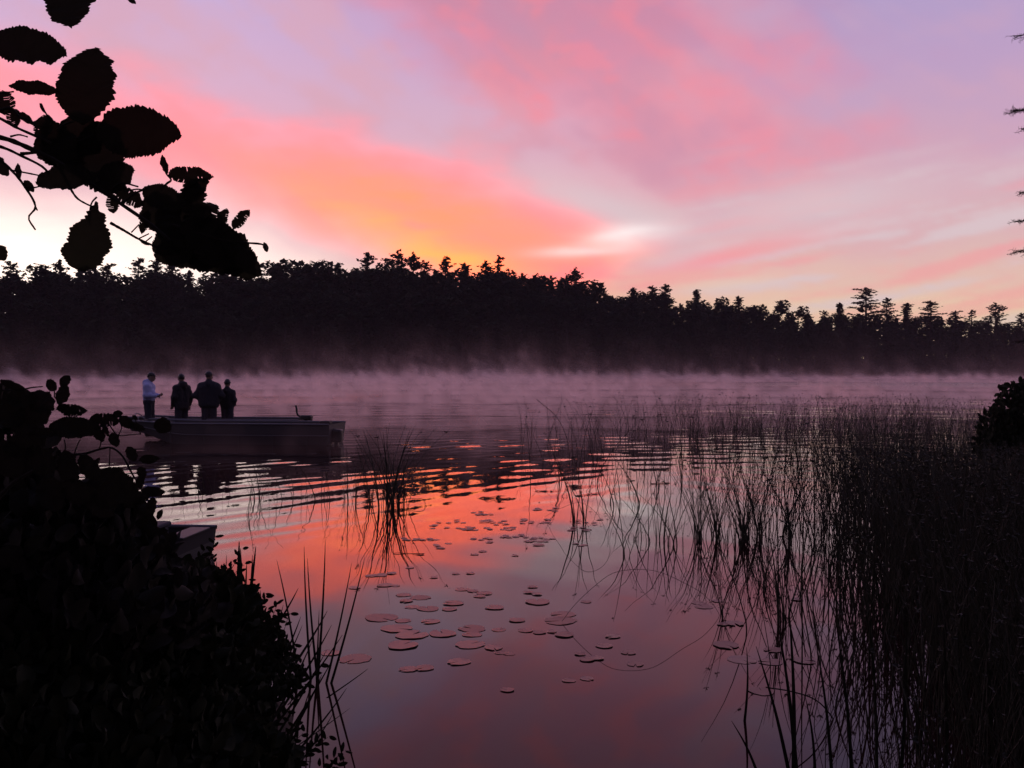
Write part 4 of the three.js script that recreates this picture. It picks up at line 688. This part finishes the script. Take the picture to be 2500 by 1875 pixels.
{
  const bush = thing('shoreline_bush', base(-1.3, -3.6), 'dense dark bush in front of the moored boat at lower left', 'bush');
  twig(bush, [[200, 1900], [330, 1700], [450, 1480], [520, 1400]], 0.01, 0.003, 3.3, 'stem'); twig(bush, [[350, 1900], [500, 1700], [600, 1520]], 0.008, 0.003, 3.3, 'stem');
  clumps(bush, [[430, 1450, 3.5, 0.13, 0.075, 0.2], [500, 1520, 3.4, 0.16, 0.13, 0.25, 1.3], [330, 1560, 3.2, 0.2, 0.16, 0.3, 1.5], [530, 1640, 3.3, 0.12, 0.13, 0.22, 1.2], [420, 1690, 3.0, 0.22, 0.18, 0.3, 1.6], [570, 1770, 3.2, 0.11, 0.12, 0.22, 1.1], [250, 1720, 2.8, 0.24, 0.18, 0.3, 1.6]], SMALL, M.small, 0.055, 480);
}
{
  const bush = thing('shoreline_bush', base(-0.95, -2.6), 'low leafy bush filling the bottom left corner', 'bush');
  twig(bush, [[-100, 2100], [60, 1900], [150, 1700]], 0.01, 0.003, 2.5, 'stem'); twig(bush, [[350, 2100], [420, 1950], [480, 1800]], 0.008, 0.003, 2.6, 'stem');
  clumps(bush, [[60, 1760, 2.4, 0.22, 0.17, 0.25, 1.5], [230, 1850, 2.4, 0.2, 0.16, 0.25, 1.4], [420, 1850, 2.6, 0.18, 0.13, 0.25, 1.3], [550, 1885, 2.8, 0.13, 0.11, 0.22, 1], [650, 1900, 3.1, 0.08, 0.07, 0.2, 0.5]], SMALL, M.small, 0.06, 480);
}
// fine twiggy growth along the bushes' edge on the water
function sprig(parent, px, py, tx, ty, d, leaves, size, len) {
  const mid = [(px + tx) / 2 + R(-14, 14), (py + ty) / 2 + R(-10, 10)];
  twig(parent, [[px, py], mid, [tx, ty]], 0.0022, 0.0009, d);
  for (let i = 0; i < leaves; i++) { const t = lerp(0.3, 1.03, i / (leaves - 1)), side = i % 2 ? 1 : -1, dir = Math.atan2(-(ty - py), tx - px) * 180 / Math.PI + side * R(25, 75); leafAt(parent, LANCE[i % 2], M.small, lerp(px, tx, t) + Math.cos(dir * Math.PI / 180) * len * 0.45, lerp(py, ty, t) - Math.sin(dir * Math.PI / 180) * len * 0.45, len * R(0.75, 1.2), size * R(0.8, 1.2), dir, d, 0.6); }
}
{
  const shrub = thing('waterside_shrub', base(-1.25, -4.4), 'small leaved shrub whose sprigs stand out against the orange water', 'shrub');
  for (const [a, b, c, e, n] of [[520, 1500, 548, 1395, 8], [535, 1480, 525, 1405, 6], [560, 1500, 580, 1425, 7], [600, 1540, 648, 1460, 9], [610, 1530, 622, 1440, 7], [640, 1560, 676, 1478, 9], [590, 1490, 606, 1432, 5], [560, 1450, 556, 1390, 6], [650, 1560, 690, 1505, 7], [620, 1600, 700, 1590, 8], [640, 1640, 715, 1600, 8], [660, 1680, 735, 1640, 8], [560, 1520, 570, 1450, 7], [520, 1460, 512, 1400, 6], [590, 1560, 640, 1500, 8], [540, 1440, 565, 1408, 5]]) sprig(shrub, a, b, c, e, 4.3, n, 9, 20);
  for (let i = 0; i < 44; i++) { const t = rnd(), x = lerp(480, 690, t) + R(-20, 25), y = lerp(1420, 1720, t) + R(-20, 50); sprig(shrub, x, y, x + R(0, 95), y - R(40, 130), R(3.8, 4.5), 7, R(6, 11), R(14, 27)); }
  twig(shrub, [[430, 1800], [500, 1620], [560, 1500]], 0.006, 0.0025, 4.3, 'stem'); twig(shrub, [[520, 1820], [600, 1650], [640, 1540]], 0.006, 0.0025, 4.3, 'stem');
  clumps(shrub, [[570, 1500, 4.5, 0.1, 0.11, 0.2], [520, 1440, 4.6, 0.07, 0.08, 0.2, 0.7], [640, 1590, 4.3, 0.1, 0.1, 0.2], [600, 1560, 4.4, 0.12, 0.12, 0.2, 1.2], [690, 1660, 4.1, 0.08, 0.07, 0.2, 0.8], [600, 1730, 4.0, 0.09, 0.12, 0.2, 1.0], [560, 1660, 4.2, 0.14, 0.18, 0.22, 1.3]], LANCE, M.small, 0.034, 420);
}
{
  const shrub = thing('waterside_shrub', base(-0.7, -3.5), 'sprawling leafy sprigs over the water at the bottom edge', 'shrub');
  for (const [a, b, c, e, n] of [[660, 1860, 740, 1790, 8], [700, 1880, 800, 1800, 9], [740, 1900, 840, 1830, 9], [690, 1840, 720, 1770, 7], [780, 1890, 830, 1860, 6], [640, 1800, 700, 1740, 7], [720, 1875, 770, 1815, 8]]) sprig(shrub, a, b, c, e, 4.2, n, 10, 24);
  twig(shrub, [[560, 1900], [660, 1850], [760, 1860]], 0.004, 0.0015, 4.2, 'stem');
}
// tall sedge blades at the bottom left, some kinked, standing in the shallows
{
  const Z = 2.458, O = 1200, clump = thing('sedge_clump', onWater(775, 1668), 'clump of long bent sedge blades in the shallows at lower left', 'sedge');
  const blade = (tip, foot, bow, width, d) => {
    const f = d ? at(foot[0] / Z, O + foot[1] / Z, d) : onWater(foot[0] / Z, O + foot[1] / Z), D = -f.z, t = at(tip[0] / Z, O + tip[1] / Z, D + R(-0.1, 0.1)), m = f.clone().lerp(t, 0.55).add(V(bow * 0.05, Math.abs(bow) * 0.03, 0)), c = new THREE.QuadraticBezierCurve3(f, m, t), p = [], index = [], n = 14;
    for (let i = 0; i <= n; i++) { const o = c.getPoint(i / n).sub(clump.position), w = width * 1.45 * Math.pow(Math.max(0.02, 1 - i / n), 0.55); p.push(o.x - w, o.y, o.z, o.x, o.y, o.z - w * 0.6, o.x + w, o.y, o.z); }
    for (let i = 0; i < n; i++) for (let j = 0; j < 2; j++) { const a = i * 3 + j; index.push(a, a + 1, a + 3, a + 1, a + 4, a + 3); }
    const g = new THREE.BufferGeometry(); g.setAttribute('position', new THREE.Float32BufferAttribute(p, 3)); g.setIndex(index); g.computeVertexNormals(); mesh('blade', g, M.reed, clump);
  };
  for (const [tx, ty, fx, fy, b, w] of [[1660, 410, 1790, 1120, 0.4, 0.006], [1825, 330, 1865, 1120, -0.3, 0.006], [1845, 400, 1905, 1130, -0.3, 0.006], [1952, 290, 1905, 1140, 0.3, 0.0065], [2190, 390, 1988, 1150, 0.4, 0.006], [2110, 430, 1958, 1150, 0.3, 0.0055], [1915, 710, 1900, 1120, 0, 0.005]]) blade([tx, ty], [fx, fy], b, w);
  for (const [tx, ty, fx, fy, b, w, d] of [[1790, 580, 1560, 960, 0.5, 0.007, 5.6], [1965, 715, 1740, 1080, 0.4, 0.007, 5.7], [1990, 800, 1660, 1350, 0.6, 0.006, 5.0], [2055, 860, 1540, 1540, 0.8, 0.006, 4.6], [1805, 750, 1690, 1030, 0.2, 0.005, 5.6], [1815, 800, 1700, 1050, 0.2, 0.004, 5.6], [1435, 300, 1428, 760, 0, 0.012, 5.6], [1443, 340, 1450, 760, 0.1, 0.008, 5.6], [1535, 330, 1480, 760, 0.1, 0.009, 5.6], [1515, 380, 1500, 760, 0, 0.006, 5.6], [1300, 420, 1295, 760, 0, 0.006, 5.6], [2210, 1062, 1960, 1240, 0.9, 0.005, 5.4], [2000, 1000, 1600, 1650, 0.5, 0.006, 4.4], [1960, 950, 1640, 1500, 0.4, 0.005, 4.6], [1560, 590, 1520, 800, 0.6, 0.005, 5.4], [2100, 1300, 1650, 1620, 0.8, 0.004, 4.4], [1250, 470, 1290, 800, -0.2, 0.005, 5.4], [1880, 880, 1620, 1400, 0.5, 0.005, 4.8], [1770, 840, 1600, 1260, 0.3, 0.005, 5.0], [1930, 1100, 1640, 1640, 0.6, 0.006, 4.3], [1700, 680, 1600, 1000, 0.2, 0.005, 5.2], [2080, 1180, 1700, 1660, 0.7, 0.005, 4.2], [1860, 1180, 1700, 1660, 0.2, 0.005, 4.2], [1480, 420, 1460, 800, 0.1, 0.006, 5.4], [1360, 380, 1350, 780, -0.1, 0.005, 5.4], [2000, 1330, 1760, 1680, 0.5, 0.004, 4.2]]) blade([tx, ty], [fx, fy], b, w, d);
}
// broad sedge blades standing in the bottom right water
for (const [rank, [tx, ty, fx, fy, w]] of [[1845, 1578, 1925, 1880, 0.010], [1900, 1530, 1945, 1900, 0.012], [1925, 1480, 1938, 1880, 0.012], [1785, 1760, 1850, 1890, 0.008], [1822, 1580, 1818, 1760, 0.008], [1990, 1560, 2030, 1880, 0.009], [2040, 1520, 2080, 1890, 0.01], [1965, 1700, 1990, 1890, 0.008], [2120, 1500, 2140, 1890, 0.01], [2210, 1480, 2200, 1890, 0.01], [2300, 1500, 2310, 1890, 0.01], [2400, 1480, 2420, 1890, 0.01]].sort((a, b) => a[2] - b[2]).entries()) {
  const f = onWater(fx, fy), t = at(tx, ty, -f.z), n = 10, p = [], index = [];
  for (let i = 0; i <= n; i++) { const o = f.clone().lerp(t, i / n).add(V(0.012 * Math.sin(i * 0.3), 0, 0)), k = w * Math.pow(Math.max(0.02, 1 - i / n), 0.5); p.push(o.x - k - f.x, o.y, o.z - f.z, o.x - f.x, o.y, o.z - f.z - k * 0.5, o.x + k - f.x, o.y, o.z - f.z); }
  for (let i = 0; i < n; i++) for (let j = 0; j < 2; j++) { const a = i * 3 + j; index.push(a, a + 1, a + 3, a + 1, a + 4, a + 3); }
  const g = new THREE.BufferGeometry(); g.setAttribute('position', new THREE.Float32BufferAttribute(p, 3)); g.setIndex(index); g.computeVertexNormals();
  const m = mesh('sedge', g, M.reed); m.position.set(f.x, 0, f.z); tag(m, `broad sedge blade rising from the water at the lower right, ${ORDER[rank]} from the left`, 'sedge', 'sedge blades at the lower right');
}
// right bank: a rounded bush and a spruce whose twig tips reach into the picture
{
  const bush = thing('bank_bush', base(8.15, -15.3), 'rounded dark bush on the bank at the right edge', 'bush');
  for (const [x, y, z] of [[-0.3, 1.1, 0], [0.2, 1.6, 0.1], [0.5, 1.3, -0.3]]) { const t = new Tris(); t.limb(V(0, -0.1, 0), V(x, y, z), 0.03, 0.012, 5); mesh('stem', t.geometry(), M.bark, bush); }
  clumps(bush, [[2436, 1050, 15.2, 0.24, 0.34, 0.35, 1], [2480, 1010, 15.4, 0.3, 0.5, 0.4, 1.6], [2530, 1000, 15.6, 0.35, 0.42, 0.4, 1.4], [2470, 1110, 15.0, 0.4, 0.3, 0.4, 1.2], [2560, 1080, 15.2, 0.5, 0.5, 0.4, 1.5], [2420, 1090, 15, 0.2, 0.25, 0.3, 0.8]], SMALL, M.small, 0.09, 520);
  const spruce = thing('spruce_tree', base(5.75, -8.6), 'spruce at the right edge with twig tips reaching into the sky', 'tree');
  const trunk = new Tris(); trunk.limb(V(0, -0.2, 0), V(0, 5, 0), 0.13, 0.08, 8); trunk.limb(V(0, 5, 0), V(0, 9, 0), 0.08, 0.02, 8); mesh('trunk', trunk.geometry(), M.bark, spruce);
  const limbs = new Tris(), need = new Tris();
  const limb = (y, a, len, droop) => {
    const root = V(0, y, 0), tip = V(Math.cos(a) * len, y - droop * len, Math.sin(a) * len); limbs.limb(root, tip, 0.013, 0.002, 4);
    for (let i = 0; i < len * 42; i++) { const c = root.clone().lerp(tip, 0.15 + 0.85 * Math.pow(rnd(), 0.7)), t = c.clone().add(V(Math.cos(a + R(-1.2, 1.2)), R(-0.5, 0.15), Math.sin(a + R(-1.2, 1.2))).multiplyScalar(R(0.04, 0.13))); limbs.limb(c, t, 0.003, 0.001, 3); for (let k = 0; k < 11; k++) { const o = c.clone().lerp(t, k / 10), q = o.clone().add(V(R(-1, 1), R(-1, 1), R(-1, 1)).normalize().multiplyScalar(0.024)); need.limb(o, q, 0.0016, 0.0008, 3); } }
  };
  for (let y = 1.2; y < 8.4; y += 0.24) { const reach = lerp(1.28, 0.25, clamp((y - 2) / 6.4, 0, 1)); for (let k = 0; k < 5; k++) limb(y, k / 5 * 6.28 + y * 3.1 + R(-0.3, 0.3), reach * R(0.6, 1), R(0.1, 0.35)); }
  // the tips that show
  for (const [px, py, len] of [[2474, 88, 0.5], [2478, 270, 0.4], [2493, 315, 0.3], [2492, 470, 0.3], [2490, 540, 0.3], [2480, 615, 0.4]]) { const t = at(px, py, 8.5).sub(spruce.position), a = Math.atan2(t.z, t.x), l = Math.hypot(t.x, t.z); limb(t.y + 0.12 * l, a, l, 0.12); }
  mesh('branches', limbs.geometry(), M.bark, spruce); const n = mesh('needles', need.geometry(), M.needles, spruce); n.userData.kind = 'stuff';
}

renderer.render(scene, camera);
